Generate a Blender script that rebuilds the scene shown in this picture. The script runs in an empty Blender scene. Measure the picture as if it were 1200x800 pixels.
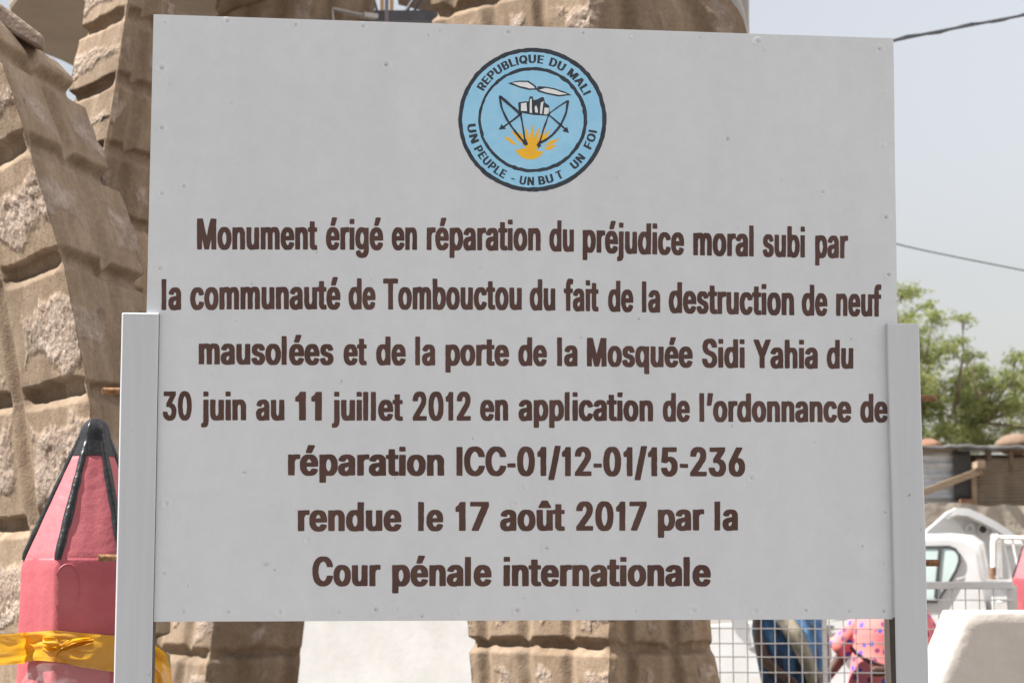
import bpy, math, random
import numpy as np
from mathutils import Vector, Matrix

random.seed(7)
SC = bpy.context.scene
COL = SC.collection
PI = math.pi
R = math.radians

# ------------------------------------------------------------------ camera
FOC, CX, CY, HY, EYE = 2333.0, 600.0, 400.0, 685.0, 1.55     # focal length / centre / horizon of the 1200x800 photo
PITCH = math.atan((HY - CY) / FOC)
cam = bpy.data.cameras.new("camera")
cam.sensor_width = 36.0
cam.lens = FOC / 1200.0 * 36.0
cam.clip_end = 3000
cam.dof.use_dof = True
cam.dof.focus_distance = 4.3
cam.dof.aperture_fstop = 9.0
camo = bpy.data.objects.new("camera", cam)
camo.location = (0, 0, EYE)
camo.rotation_euler = (PI / 2 + PITCH, 0, 0)
COL.objects.link(camo)
SC.camera = camo

# ------------------------------------------------------------------ sky, sun, exposure
SUN_EL, SUN_FRONT = R(53), R(3)          # high sun, from the left, a touch to the camera's side
to_sun = Vector((-math.cos(SUN_EL) * math.cos(SUN_FRONT), -math.cos(SUN_EL) * math.sin(SUN_FRONT), math.sin(SUN_EL)))
world = bpy.data.worlds.new("World")
SC.world = world
world.use_nodes = True
wn = world.node_tree
bg = wn.nodes["Background"]
sky = wn.nodes.new("ShaderNodeTexSky")
sky.sky_type = 'NISHITA'
sky.sun_disc = False
sky.sun_elevation = SUN_EL
sky.sun_rotation = R(90) + SUN_FRONT
sky.altitude = 250
sky.air_density = 1.6
sky.dust_density = 3.4
sky.ozone_density = 1.6
hs = wn.nodes.new("ShaderNodeHueSaturation")      # dust-laden air: paler than a clear sky
hs.inputs["Saturation"].default_value = 0.32
wn.links.new(sky.outputs[0], hs.inputs["Color"])
tn = wn.nodes.new("ShaderNodeMix")                 # faint lavender of the dust haze
tn.data_type = 'RGBA'
tn.blend_type = 'MULTIPLY'
tn.inputs[0].default_value = 1.0
tn.inputs[7].default_value = (1.0, 0.98, 1.0, 1)
wn.links.new(hs.outputs[0], tn.inputs[6])
wn.links.new(tn.outputs[2], bg.inputs[0])
bg.inputs[1].default_value = 0.056
sun = bpy.data.lights.new("sun", 'SUN')
sun.energy = 4.3
sun.angle = R(0.6)
sun.color = (1.0, 0.975, 0.945)
suno = bpy.data.objects.new("sun", sun)
suno.rotation_euler = (-to_sun).to_track_quat('-Z', 'Y').to_euler()
COL.objects.link(suno)
SC.view_settings.view_transform = 'Standard'
SC.view_settings.look = 'None'
SC.view_settings.exposure = 1.62
SC.view_settings.gamma = 1.0
SC.view_settings.use_curve_mapping = False


# ------------------------------------------------------------------ geometry helpers
def ray(x, y):
    u, v = (x - CX) / FOC, (CY - y) / FOC
    return Vector((u, math.cos(PITCH) - v * math.sin(PITCH), math.sin(PITCH) + v * math.cos(PITCH)))


def at(x, y, d):
    """The point seen at photo pixel (x, y) that lies d metres in front of the camera."""
    r = ray(x, y)
    return Vector((0, 0, EYE)) + r * (d / r.y)


def on_plane(x, y, p0, n):
    r = ray(x, y)
    o = Vector((0, 0, EYE))
    return o + r * ((p0 - o).dot(n) / r.dot(n))


def z_at(y, d):
    return at(CX, y, d).z


def y_of(z, d):
    t = (z - EYE) / d
    v = (t * math.cos(PITCH) - math.sin(PITCH)) / (math.cos(PITCH) + t * math.sin(PITCH))
    return CY - v * FOC


def x_of(x, z, d):
    """World X of photo column x at height z, depth d."""
    y = y_of(z, d)
    return at(x, y, d).x


ORG = {}


def tag(o, label=None, cat=None, group=None, kind=None):
    if label: o['label'] = label
    if cat: o['category'] = cat
    if group: o['group'] = group
    if kind: o['kind'] = kind
    return o


def thing(name, label, cat, loc, group=None, rz=0.0):
    o = bpy.data.objects.new(name, None)
    o.empty_display_size = 0.2
    o.location = loc
    o.rotation_euler = (0, 0, rz)
    COL.objects.link(o)
    ORG[o.name] = Vector(loc)
    return tag(o, label, cat, group)


class MB:
    """Collects shapes; build() links them as ONE mesh object."""
    def __init__(s):
        s.v, s.f, s.m = [], [], []

    def add(s, vs, fs, mi=0):
        b = len(s.v)
        s.v += [tuple(p) for p in vs]
        s.f += [tuple(i + b for i in f) for f in fs]
        s.m += [mi] * len(fs)
        return s

    def box(s, c, size, rot=None, mi=0):
        hx, hy, hz = size[0] / 2, size[1] / 2, size[2] / 2
        vs = [Vector((sx * hx, sy * hy, sz * hz)) for sz in (-1, 1) for sy in (-1, 1) for sx in (-1, 1)]
        if rot is not None: vs = [rot @ p for p in vs]
        vs = [p + Vector(c) for p in vs]
        return s.add(vs, [(0, 2, 3, 1), (4, 5, 7, 6), (0, 1, 5, 4), (2, 6, 7, 3), (0, 4, 6, 2), (1, 3, 7, 5)], mi)

    def bar(s, p0, p1, w, h, up=(0, 0, 1), mi=0):
        p0, p1 = Vector(p0), Vector(p1)
        d = (p1 - p0).normalized()
        a = d.cross(Vector(up))
        if a.length < 1e-4: a = d.cross(Vector((1, 0, 0)))
        a.normalize()
        b = a.cross(d)
        vs = []
        for p in (p0, p1):
            for sa, sb in ((-1, -1), (1, -1), (1, 1), (-1, 1)):
                vs.append(p + a * (sa * w / 2) + b * (sb * h / 2))
        return s.add(vs, [(3, 2, 1, 0), (4, 5, 6, 7), (0, 1, 5, 4), (1, 2, 6, 5), (2, 3, 7, 6), (3, 0, 4, 7)], mi)

    def tube(s, pts, rad, n=8, mi=0, caps=True):
        pts = [Vector(p) for p in pts]
        if not hasattr(rad, '__len__'): rad = [rad] * len(pts)
        rings = []
        prev = None
        for i, p in enumerate(pts):
            d = (pts[min(i + 1, len(pts) - 1)] - pts[max(i - 1, 0)])
            if d.length < 1e-9: d = Vector((0, 0, 1))
            d.normalize()
            if prev is None:
                a = d.cross(Vector((0, 0, 1)))
                if a.length < 1e-3: a = d.cross(Vector((1, 0, 0)))
            else:
                a = prev - d * prev.dot(d)
            a.normalize()
            prev = a
            b = d.cross(a)
            rings.append([p + (a * math.cos(2 * PI * k / n) + b * math.sin(2 * PI * k / n)) * rad[i] for k in range(n)])
        return s.loft(rings, mi, caps)

    def loft(s, rings, mi=0, caps=True):
        n = len(rings[0])
        vs = [p for r in rings for p in r]
        fs = []
        for i in range(len(rings) - 1):
            for k in range(n):
                a, b = i * n + k, i * n + (k + 1) % n
                fs.append((a, b, b + n, a + n))
        if caps:
            fs.append(tuple(reversed(range(n))))
            fs.append(tuple((len(rings) - 1) * n + k for k in range(n)))
        return s.add(vs, fs, mi)

    def prism(s, front, back, mi=0):
        """Solid between two matching outlines."""
        n = len(front)
        fs = [tuple(range(n)), tuple(reversed(range(n, 2 * n)))]
        for k in range(n):
            fs.append((k, k + n, (k + 1) % n + n, (k + 1) % n))
        return s.add(list(front) + list(back), fs, mi)

    def grid(s, P, mi=0, flip=False):
        r, c = len(P), len(P[0])
        vs = [p for row in P for p in row]
        fs = []
        for i in range(r - 1):
            for j in range(c - 1):
                q = (i * c + j, i * c + j + 1, (i + 1) * c + j + 1, (i + 1) * c + j)
                fs.append(q[::-1] if flip else q)
        return s.add(vs, fs, mi)

    def build(s, name, mats, parent=None, origin=None, local=False, smooth=False, bevel=0.0, segs=2, angle=35):
        me = bpy.data.meshes.new(name)
        if parent is not None:
            org = Vector((0, 0, 0)) if local else ORG[parent.name]
        else:
            org = Vector(origin) if origin is not None else Vector((0, 0, 0))
        arr = [(p[0] - org[0], p[1] - org[1], p[2] - org[2]) for p in s.v]
        me.from_pydata(arr, [], s.f)
        if not isinstance(mats, (list, tuple)): mats = [mats]
        for m in mats: me.materials.append(m)
        if len(mats) > 1: me.polygons.foreach_set('material_index', s.m)
        me.update()
        if smooth:
            me.polygons.foreach_set('use_smooth', [True] * len(me.polygons))
            if angle < 180: me.set_sharp_from_angle(angle=R(angle))
        o = bpy.data.objects.new(name, me)
        COL.objects.link(o)
        if parent is not None:
            o.parent = parent
            ORG[o.name] = ORG[parent.name].copy()
        else:
            o.location = org
            ORG[o.name] = org
        if bevel > 0:
            b = o.modifiers.new('bevel', 'BEVEL')
            b.width = bevel
            b.segments = segs
            b.limit_method = 'ANGLE'
            b.angle_limit = R(40)
        return o


# value noise
_rng = np.random.RandomState(3)
_TAB = _rng.rand(64, 64, 64).astype(np.float32)


def vnoise(x, y, z):
    x, y, z = np.asarray(x, np.float64), np.asarray(y, np.float64), np.asarray(z, np.float64)
    x, y, z = np.broadcast_arrays(x, y, z)
    xi, yi, zi = np.floor(x).astype(int), np.floor(y).astype(int), np.floor(z).astype(int)
    fx, fy, fz = x - xi, y - yi, z - zi
    fx, fy, fz = fx * fx * (3 - 2 * fx), fy * fy * (3 - 2 * fy), fz * fz * (3 - 2 * fz)
    out = 0
    for a in (0, 1):
        for b in (0, 1):
            for c in (0, 1):
                w = (fx if a else 1 - fx) * (fy if b else 1 - fy) * (fz if c else 1 - fz)
                out = out + w * _TAB[(xi + a) & 63, (yi + b) & 63, (zi + c) & 63]
    return out * 2 - 1


def fbm(x, y, z, o=4, g=0.5):
    t, a = 0, 1.0
    for k in range(o):
        t = t + a * vnoise(x * 2 ** k + 7.3 * k, y * 2 ** k + 1.7 * k, z * 2 ** k + 3.1 * k)
        a *= g
    return t


def sstep(a, b, x):
    t = np.clip((x - a) / (b - a), 0, 1)
    return t * t * (3 - 2 * t)


# ------------------------------------------------------------------ materials
def mat(name, c1, c2=None, scale=4.0, rough=0.7, bump=0.0, bscale=60.0, bdist=0.004, metallic=0.0, detail=6.0,
        stretch=(1, 1, 1), lo=0.35, hi=0.65, c3=None, spec=0.5, coat=0.0, rvar=0.0):
    m = bpy.data.materials.new(name)
    m.use_nodes = True
    nt = m.node_tree
    b = nt.nodes["Principled BSDF"]
    b.inputs["Roughness"].default_value = rough
    b.inputs["Metallic"].default_value = metallic
    b.inputs["Specular IOR Level"].default_value = spec
    b.inputs["Coat Weight"].default_value = coat
    b.inputs["Base Color"].default_value = (*c1, 1)
    tc = nt.nodes.new("ShaderNodeTexCoord")
    mp = nt.nodes.new("ShaderNodeMapping")
    mp.inputs["Scale"].default_value = stretch
    nt.links.new(tc.outputs["Object"], mp.inputs[0])
    if c2 is not None:
        nz = nt.nodes.new("ShaderNodeTexNoise")
        nz.inputs["Scale"].default_value = scale
        nz.inputs["Detail"].default_value = detail
        nz.inputs["Roughness"].default_value = 0.62
        nt.links.new(mp.outputs[0], nz.inputs["Vector"])
        cr = nt.nodes.new("ShaderNodeValToRGB")
        e = cr.color_ramp.elements
        e[0].position, e[0].color = lo, (*c1, 1)
        e[1].position, e[1].color = hi, (*c2, 1)
        if c3 is not None:
            k = e.new(min(1.0, hi + (hi - lo) * 0.45))
            k.color = (*c3, 1)
        nt.links.new(nz.outputs["Fac"], cr.inputs[0])
        nt.links.new(cr.outputs[0], b.inputs["Base Color"])
        if rvar > 0:
            mr = nt.nodes.new("ShaderNodeMapRange")
            mr.inputs["To Min"].default_value = rough - rvar
            mr.inputs["To Max"].default_value = rough + rvar
            nt.links.new(nz.outputs["Fac"], mr.inputs[0])
            nt.links.new(mr.outputs[0], b.inputs["Roughness"])
    if bump > 0:
        n2 = nt.nodes.new("ShaderNodeTexNoise")
        n2.inputs["Scale"].default_value = bscale
        n2.inputs["Detail"].default_value = 5
        nt.links.new(mp.outputs[0], n2.inputs["Vector"])
        bp = nt.nodes.new("ShaderNodeBump")
        bp.inputs["Strength"].default_value = bump
        bp.inputs["Distance"].default_value = bdist
        nt.links.new(n2.outputs["Fac"], bp.inputs["Height"])
        nt.links.new(bp.outputs[0], b.inputs["Normal"])
    return m


def nodes_of(m):
    return m.node_tree, m.node_tree.nodes["Principled BSDF"]


M = {}
M['panel'] = mat('grey_panel_paint', (0.605, 0.625, 0.642), (0.632, 0.650, 0.666), 2.2, rough=0.36, bump=0.25, bscale=260, bdist=0.0012, rvar=0.07)
M['post'] = mat('grey_post_paint', (0.50, 0.52, 0.542), (0.545, 0.562, 0.582), 3.0, rough=0.5, bump=0.15, bscale=40, bdist=0.0012, stretch=(14, 14, 0.6))
M['side_shade'] = mat('painted_side_shade', (0.032, 0.026, 0.022), (0.05, 0.038, 0.03), 14, rough=0.7, stretch=(4, 4, 0.8))
M['ink'] = mat('brown_letter_paint', (0.058, 0.019, 0.011), (0.088, 0.037, 0.026), 9, rough=0.38, bump=0.2, bscale=300, bdist=0.0008)
M['black'] = mat('black_emblem_paint', (0.016, 0.022, 0.032), (0.03, 0.04, 0.055), 60, rough=0.4)
M['blue'] = mat('blue_emblem_paint', (0.34, 0.65, 0.86), (0.28, 0.60, 0.84), 25, rough=0.42)
M['yellow'] = mat('yellow_emblem_paint', (0.92, 0.52, 0.015), (0.86, 0.46, 0.02), 50, rough=0.45)
M['white'] = mat('white_emblem_paint', (0.84, 0.85, 0.84), (0.72, 0.76, 0.78), 60, rough=0.5)
M['rust'] = mat('rusty_bolt', (0.10, 0.045, 0.022), (0.30, 0.15, 0.06), 120, rough=0.6, metallic=0.4, bump=0.4, bscale=300, bdist=0.001)
M['red'] = mat('red_bollard_paint', (0.34, 0.062, 0.078), (0.40, 0.095, 0.108), 7, rough=0.5, bump=0.5, bscale=45, bdist=0.004, c3=(0.395, 0.101, 0.110))
M['faded'] = mat('sun_faded_red_paint', (0.34, 0.072, 0.085), (0.40, 0.100, 0.112), 6, rough=0.6, bump=0.5, bscale=45, bdist=0.004, c3=(0.31, 0.060, 0.070))
_nt, _b = nodes_of(M['faded'])                              # the fading starts softly above the shoulder of the cone
_old = _b.inputs["Base Color"].links[0].from_socket
_tc = [n for n in _nt.nodes if n.type == 'TEX_COORD'][0]
_sx = _nt.nodes.new("ShaderNodeSeparateXYZ"); _nt.links.new(_tc.outputs["Object"], _sx.inputs[0])
_mr = _nt.nodes.new("ShaderNodeMapRange"); _mr.inputs["From Min"].default_value = 1.612; _mr.inputs["From Max"].default_value = 1.665
_nt.links.new(_sx.outputs[2], _mr.inputs[0])
_mx = _nt.nodes.new("ShaderNodeMix"); _mx.data_type = 'RGBA'; _nt.links.new(_mr.outputs[0], _mx.inputs[0]); _mx.inputs[6].default_value = (0.37, 0.078, 0.093, 1); _nt.links.new(_old, _mx.inputs[7])
_nt.links.new(_mx.outputs[2], _b.inputs["Base Color"])
M['tip'] = mat('black_bollard_paint', (0.012, 0.012, 0.013), (0.022, 0.022, 0.023), 40, rough=0.3, spec=0.3, bump=0.6, bscale=90, bdist=0.003)
M['lime'] = mat('whitewash', (0.60, 0.56, 0.51), (0.50, 0.44, 0.38), 2.2, rough=0.85, bump=0.4, bscale=25, bdist=0.008)
M['limewash'] = mat('bright_whitewash', (0.37, 0.36, 0.345), (0.31, 0.30, 0.285), 1.6, rough=0.85, bump=0.3, bscale=18, bdist=0.008)
M['sand'] = mat('sandy_ground', (0.18, 0.162, 0.142), (0.145, 0.128, 0.11), 0.6, rough=0.95, bump=0.6, bscale=6, bdist=0.03)
M['car'] = mat('white_car_paint', (0.68, 0.68, 0.67), (0.60, 0.585, 0.56), 2.5, rough=0.35, coat=0.4)
M['rubber'] = mat('black_rubber', (0.03, 0.03, 0.03), (0.05, 0.05, 0.05), 20, rough=0.7)
M['chrome'] = mat('dull_chrome', (0.55, 0.55, 0.53), (0.4, 0.38, 0.36), 20, rough=0.3, metallic=0.9)
M['whitemetal'] = mat('white_painted_steel', (0.799, 0.788, 0.767), (0.713, 0.670, 0.605), 12, rough=0.5)
M['greymetal'] = mat('dull_grey', (0.36, 0.37, 0.37), (0.40, 0.40, 0.40), 10, rough=0.5)
M['tin'] = mat('weathered_zinc_sheet', (0.62, 0.64, 0.66), (0.45, 0.46, 0.47), 5, rough=0.5, metallic=0.15, c3=(0.36, 0.31, 0.26))
M['greytin'] = mat('dark_zinc_sheet', (0.17, 0.165, 0.16), (0.11, 0.105, 0.10), 6, rough=0.6, metallic=0.2)
M['wood'] = mat('bleached_timber', (0.336, 0.256, 0.176), (0.224, 0.152, 0.096), 6, rough=0.85, stretch=(1, 1, 8), bump=0.3, bscale=30)
M['darkwood'] = mat('dark_timber', (0.10, 0.065, 0.045), (0.18, 0.12, 0.08), 6, rough=0.85)
M['ochre'] = mat('ochre_board', (0.55, 0.36, 0.17), (0.46, 0.29, 0.14), 6, rough=0.8)
M['darksteel'] = mat('dark_steel', (0.05, 0.05, 0.055), (0.09, 0.085, 0.09), 8, rough=0.6)
M['mauve'] = mat('mauve_painted_steel', (0.17, 0.14, 0.16), (0.22, 0.18, 0.20), 9, rough=0.6)
M['matweave'] = mat('woven_straw_mat', (0.280, 0.224, 0.160), (0.216, 0.168, 0.120), 3, rough=0.9)
M['mudwall'] = mat('pale_mud_plaster', (0.384, 0.336, 0.272), (0.320, 0.264, 0.208), 2.5, rough=0.95, bump=0.6, bscale=9, bdist=0.03)
M['clay'] = mat('orange_clay', (0.17, 0.080, 0.042), (0.22, 0.12, 0.07), 5, rough=0.9, bump=0.6, bscale=14, bdist=0.02)
M['boulder'] = mat('tan_sacking', (0.18, 0.118, 0.075), (0.14, 0.09, 0.057), 5, rough=0.9, bump=0.6, bscale=14, bdist=0.02)
M['plaster'] = mat('smooth_mud_plaster', (0.264, 0.208, 0.152), (0.216, 0.168, 0.124), 2.5, rough=0.9, bump=0.5, bscale=14, bdist=0.01)
M['paleplaster'] = mat('pale_grey_plaster', (0.400, 0.376, 0.352), (0.352, 0.328, 0.296), 3, rough=0.9)
M['bark'] = mat('brown_bark', (0.16, 0.12, 0.085), (0.24, 0.19, 0.14), 8, rough=0.95, bump=0.6, bscale=20)
M['skin'] = mat('dark_brown_skin', (0.085, 0.042, 0.027), (0.10, 0.052, 0.035), 8, rough=0.5)
M['hair'] = mat('black_hair', (0.012, 0.011, 0.010), (0.02, 0.018, 0.016), 60, rough=0.7, bump=0.6, bscale=120)
M['cable'] = mat('black_cable', (0.02, 0.021, 0.026), (0.03, 0.031, 0.036), 10, rough=0.6)
M['greycable'] = mat('grey_cable', (0.12, 0.12, 0.125), (0.16, 0.16, 0.165), 10, rough=0.6)
M['eye'] = mat('dark_eye', (0.02, 0.015, 0.012), rough=0.2)


def add_specks(m, scale, cut, dark, stretch=(1, 1, 1)):
    """Sparse scuffs and specks of dirt over a paint."""
    nt, b = nodes_of(m)
    old = b.inputs["Base Color"].links[0].from_socket
    tc = [n for n in nt.nodes if n.type == 'TEX_COORD'][0]
    mp = nt.nodes.new("ShaderNodeMapping"); mp.inputs["Scale"].default_value = stretch
    nt.links.new(tc.outputs["Object"], mp.inputs[0])
    nz = nt.nodes.new("ShaderNodeTexNoise"); nz.inputs["Scale"].default_value = scale; nz.inputs["Detail"].default_value = 4
    nt.links.new(mp.outputs[0], nz.inputs["Vector"])
    mr = nt.nodes.new("ShaderNodeMapRange"); mr.inputs["From Min"].default_value = cut; mr.inputs["From Max"].default_value = cut + 0.05
    nt.links.new(nz.outputs["Fac"], mr.inputs[0])
    mx = nt.nodes.new("ShaderNodeMix"); mx.data_type = 'RGBA'
    nt.links.new(mr.outputs[0], mx.inputs[0]); nt.links.new(old, mx.inputs[6]); mx.inputs[7].default_value = (*dark, 1)
    nt.links.new(mx.outputs[2], b.inputs["Base Color"])


add_specks(M['post'], 55, 0.71, (0.22, 0.20, 0.185), (1, 1, 0.45))
add_specks(M['panel'], 70, 0.735, (0.30, 0.28, 0.265), (1.0, 1, 0.7))
add_specks(M['red'], 40, 0.70, (0.16, 0.075, 0.07))
add_specks(M['faded'], 40, 0.70, (0.17, 0.085, 0.08))
add_specks(M['lime'], 9, 0.66, (0.42, 0.34, 0.26), (1, 1, 0.5))


def make_stone():
    m = bpy.data.materials.new('quarried_stone_and_mud_mortar')
    m.use_nodes = True
    nt, b = nodes_of(m)
    L = nt.links.new
    N = nt.nodes.new
    at_ = N("ShaderNodeAttribute"); at_.attribute_name = 'stone'
    tc = N("ShaderNodeTexCoord")
    n1 = N("ShaderNodeTexNoise"); n1.inputs["Scale"].default_value = 9; n1.inputs["Detail"].default_value = 8; n1.inputs["Roughness"].default_value = 0.65
    n2 = N("ShaderNodeTexNoise"); n2.inputs["Scale"].default_value = 55; n2.inputs["Detail"].default_value = 6; n2.inputs["Roughness"].default_value = 0.7
    mp = N("ShaderNodeMapping"); mp.inputs["Scale"].default_value = (2.5, 2.5, 0.9)
    n3 = N("ShaderNodeTexNoise"); n3.inputs["Scale"].default_value = 4; n3.inputs["Detail"].default_value = 5
    for n in (n1, n2): L(tc.outputs["Object"], n.inputs["Vector"])
    L(tc.outputs["Object"], mp.inputs[0]); L(mp.outputs[0], n3.inputs["Vector"])
    rs = N("ShaderNodeValToRGB"); e = rs.color_ramp.elements
    e[0].position, e[0].color = 0.30, (0.195, 0.140, 0.105, 1)
    e[1].position, e[1].color = 0.62, (0.367, 0.292, 0.238, 1)
    k = e.new(0.46); k.color = (0.265, 0.203, 0.156, 1)
    L(n1.outputs["Fac"], rs.inputs[0])
    rm = N("ShaderNodeValToRGB"); e = rm.color_ramp.elements
    e[0].position, e[0].color = 0.34, (0.176, 0.124, 0.081, 1)
    e[1].position, e[1].color = 0.66, (0.246, 0.182, 0.126, 1)
    L(n3.outputs["Fac"], rm.inputs[0])
    # fine speckle over both
    sp = N("ShaderNodeMapRange"); sp.inputs["From Min"].default_value = 0.3; sp.inputs["From Max"].default_value = 0.7
    sp.inputs["To Min"].default_value = 0.78; sp.inputs["To Max"].default_value = 1.18
    L(n2.outputs["Fac"], sp.inputs[0])
    mx = N("ShaderNodeMix"); mx.data_type = 'RGBA'
    L(at_.outputs["Fac"], mx.inputs[0]); L(rm.outputs[0], mx.inputs[6]); L(rs.outputs[0], mx.inputs[7])
    mu = N("ShaderNodeMix"); mu.data_type = 'RGBA'; mu.blend_type = 'MULTIPLY'; mu.inputs[0].default_value = 1.0
    L(mx.outputs[2], mu.inputs[6]); L(sp.outputs[0], mu.inputs[7])
    tn = N("ShaderNodeAttribute"); tn.attribute_name = 'tone'
    mt = N("ShaderNodeMix"); mt.data_type = 'RGBA'; mt.blend_type = 'MULTIPLY'; mt.inputs[0].default_value = 1.0
    L(mu.outputs[2], mt.inputs[6]); L(tn.outputs["Fac"], mt.inputs[7])
    L(mt.outputs[2], b.inputs["Base Color"])
    b.inputs["Roughness"].default_value = 0.92
    b.inputs["Specular IOR Level"].default_value = 0.25
    # pitted stone, trowelled mortar
    vo = N("ShaderNodeTexVoronoi"); vo.inputs["Scale"].default_value = 60; vo.feature = 'F1'
    L(tc.outputs["Object"], vo.inputs["Vector"])
    n4 = N("ShaderNodeTexNoise"); n4.inputs["Scale"].default_value = 120; n4.inputs["Detail"].default_value = 4; L(tc.outputs["Object"], n4.inputs["Vector"])
    ad = N("ShaderNodeMath"); ad.operation = 'MULTIPLY_ADD'
    L(n2.outputs["Fac"], ad.inputs[0]); ad.inputs[1].default_value = 2.2; L(vo.outputs["Distance"], ad.inputs[2])
    m4 = N("ShaderNodeMath"); m4.operation = 'MULTIPLY'; m4.inputs[1].default_value = 0.45; L(n4.outputs["Fac"], m4.inputs[0])
    mh = N("ShaderNodeMix"); mh.data_type = 'FLOAT'
    L(at_.outputs["Fac"], mh.inputs[0]); L(m4.outputs[0], mh.inputs[2]); L(ad.outputs[0], mh.inputs[3])
    bp = N("ShaderNodeBump"); bp.inputs["Strength"].default_value = 0.75; bp.inputs["Distance"].default_value = 0.007
    L(mh.outputs[0], bp.inputs["Height"]); L(bp.outputs[0], b.inputs["Normal"])
    return m


M['stone'] = make_stone()

# ------------------------------------------------------------------ ground
g = MB()
g.grid([[(-600 + 60 * j, -300 + 60 * i, 0) for j in range(21)] for i in range(26)])
tag(g.build('ground', M['sand']), kind='structure')

# ------------------------------------------------------------------ monument: stone legs that lean inwards under a mud roof
mon_org = Vector((-0.9, 8.6, 0))
monument = thing('stone_monument', 'tall stone monument on leaning legs of rough blocks and mud mortar, behind the grey sign', 'monument', mon_org)


def stone_leg(name, rows, dK, dL, dR, joints, res, seed, z0, z1, vj=(0.27, 0.27), vo=(0.2, 0.2), hgt=0.046, depth=0.4, bands=False, relief=0.85):
    """rows: photo row -> columns of the left edge, the near corner and the right edge of a leg whose corner stands dK away."""
    ys = [r[0] for r in rows]
    fl, fk, fr = ([r[i] for r in rows] for i in (1, 2, 3))
    nz = int((z1 - z0) / res) + 1
    zs = np.linspace(z0, z1, nz)
    oy = np.argsort(ys)
    ys = np.array(ys)[oy]
    fl, fk, fr = (np.array(a)[oy] for a in (fl, fk, fr))

    def col(fx, d):
        return np.array([x_of(np.interp(y_of(z, d), ys, fx), z, d) for z in zs])
    XL, XK, XR = col(fl, dK + dL), col(fk, dK), col(fr, dK + dR)
    wl = float(np.median(np.hypot(XK - XL, dL)))
    wr = float(np.median(np.hypot(XR - XK, dR)))
    nl, nr = max(6, int(wl / res)), max(6, int(wr / res))
    tl = np.linspace(0, 1, nl, endpoint=False)[None, :]
    tr = np.linspace(0, 1, nr)[None, :]
    X = np.concatenate([XL[:, None] * (1 - tl) + XK[:, None] * tl, XK[:, None] * (1 - tr) + XR[:, None] * tr], 1)
    Y = np.concatenate([dK + dL * (1 - tl) + 0 * zs[:, None], dK + dR * tr + 0 * zs[:, None]], 1)
    Z = np.repeat(zs[:, None], nl + nr, 1)
    S = np.concatenate([-(1 - tl) * wl + 0 * zs[:, None], tr * wr + 0 * zs[:, None]], 1)   # metres from the corner
    # normals (outwards, towards the camera), rounded over the corner
    P = np.stack([X, Y, Z], -1)
    du = np.gradient(P, axis=1); dv = np.gradient(P, axis=0)
    Nn = np.cross(du, dv)
    Nn /= np.linalg.norm(Nn, axis=-1, keepdims=True) + 1e-9
    w = max(1, int(0.022 / res))
    ker = np.ones(2 * w + 1) / (2 * w + 1)
    for c in range(3):
        pad = np.pad(Nn[..., c], ((0, 0), (w, w)), mode='edge')
        Nn[..., c] = np.apply_along_axis(lambda q: np.convolve(q, ker, 'valid'), 1, pad)
    Nn /= np.linalg.norm(Nn, axis=-1, keepdims=True) + 1e-9
    o = seed * 11.7
    # block pattern: courses between joints, upright joints every vj metres on each face
    wz = Z + 0.010 * fbm(S * 2.0 + o, Z * 1.5, 0.3 + o, 2) + 0.0035 * fbm(S * 16 + o, Z * 14, 2.0 + o, 3)
    jz = np.array(sorted(joints))
    idx = np.searchsorted(jz, wz)                               # course number
    q_up = np.where(idx == 0, 9, wz - jz[np.clip(idx - 1, 0, len(jz) - 1)])                 # height above the joint below
    q_dn = np.where(idx >= len(jz), 9, jz[np.clip(idx, 0, len(jz) - 1)] - wz)               # depth under the joint above
    ws = S + 0.008 * fbm(S * 3 + o, Z * 2.5, 5 + o, 3) + 0.003 * fbm(S * 17 + o, Z * 15, 8 + o, 2)
    rr = np.random.RandomState(seed)
    ph = rr.uniform(-0.03, 0.03, 80)[np.clip(idx, 0, 79)]
    VJ = np.where(S < 0, vj[0], vj[1]); VO = np.where(S < 0, vo[0], vo[1])
    side = np.abs(ws) - VO + ph
    cell = np.round(side / VJ)
    dvj = np.where(cell < 0, 9, np.abs(side - cell * VJ))
    hw = 0.050 + 0.012 * vnoise(Z * 2.5, cell * 5.3 + o, 3.1)
    # horizontal groove: crisp overhang above, back wall in shade, sloping lip below; mortar hangs over it in points at the upright joints
    tip = np.clip(1 - dvj / 0.040, 0, 1) * 0.034 * (0.7 + 0.5 * vnoise(cell * 3.7 + o, idx * 2.3, 0.5))
    h_ = hgt * (1 + 0.25 * vnoise(S * 4 + o, idx * 3.3, 0.9))
    g_over = 1 - sstep(0.60, 1.06, (q_up + tip) / h_)
    g_lip = np.clip(1 - q_dn / (hgt * 0.72), 0, 1)
    gr = np.where(q_up < q_dn, g_over, g_lip)
    if bands:                                                   # upright mortar bands run through the grooves on the left face
        gr = gr * np.where(S < 0, sstep(0.045, 0.085, dvj), 1.0)
    gr = gr * (0.30 + 0.70 * sstep(0.012, 0.10, np.abs(S)))      # the arris stays
    amp = 0.050 + 0.010 * vnoise(S * 4 + o, Z * 2, 9.1)
    D = -amp * gr * relief
    gv = sstep(0, 1, np.clip(1 - dvj / (hw * 1.15), 0, 1))      # upright joint, a shallow trowelled hollow
    D = D - 0.026 * gv * (1 - 0.7 * gr)
    # bare stone face in the middle of most blocks, standing a little proud of the smeared mortar
    din = np.minimum(np.minimum(q_up - hgt - 0.012, q_dn - hgt * 0.95 - 0.015), dvj - hw * 1.1)
    edge_ = 0.040 * fbm(S * 6 + o, Z * 6, 3.3 + o, 5, 0.6)
    cellrand = vnoise(cell * 9.13 + o + 0.5, idx * 7.77 + np.where(S < 0, 0.5, 31.5), 0.37)
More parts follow.
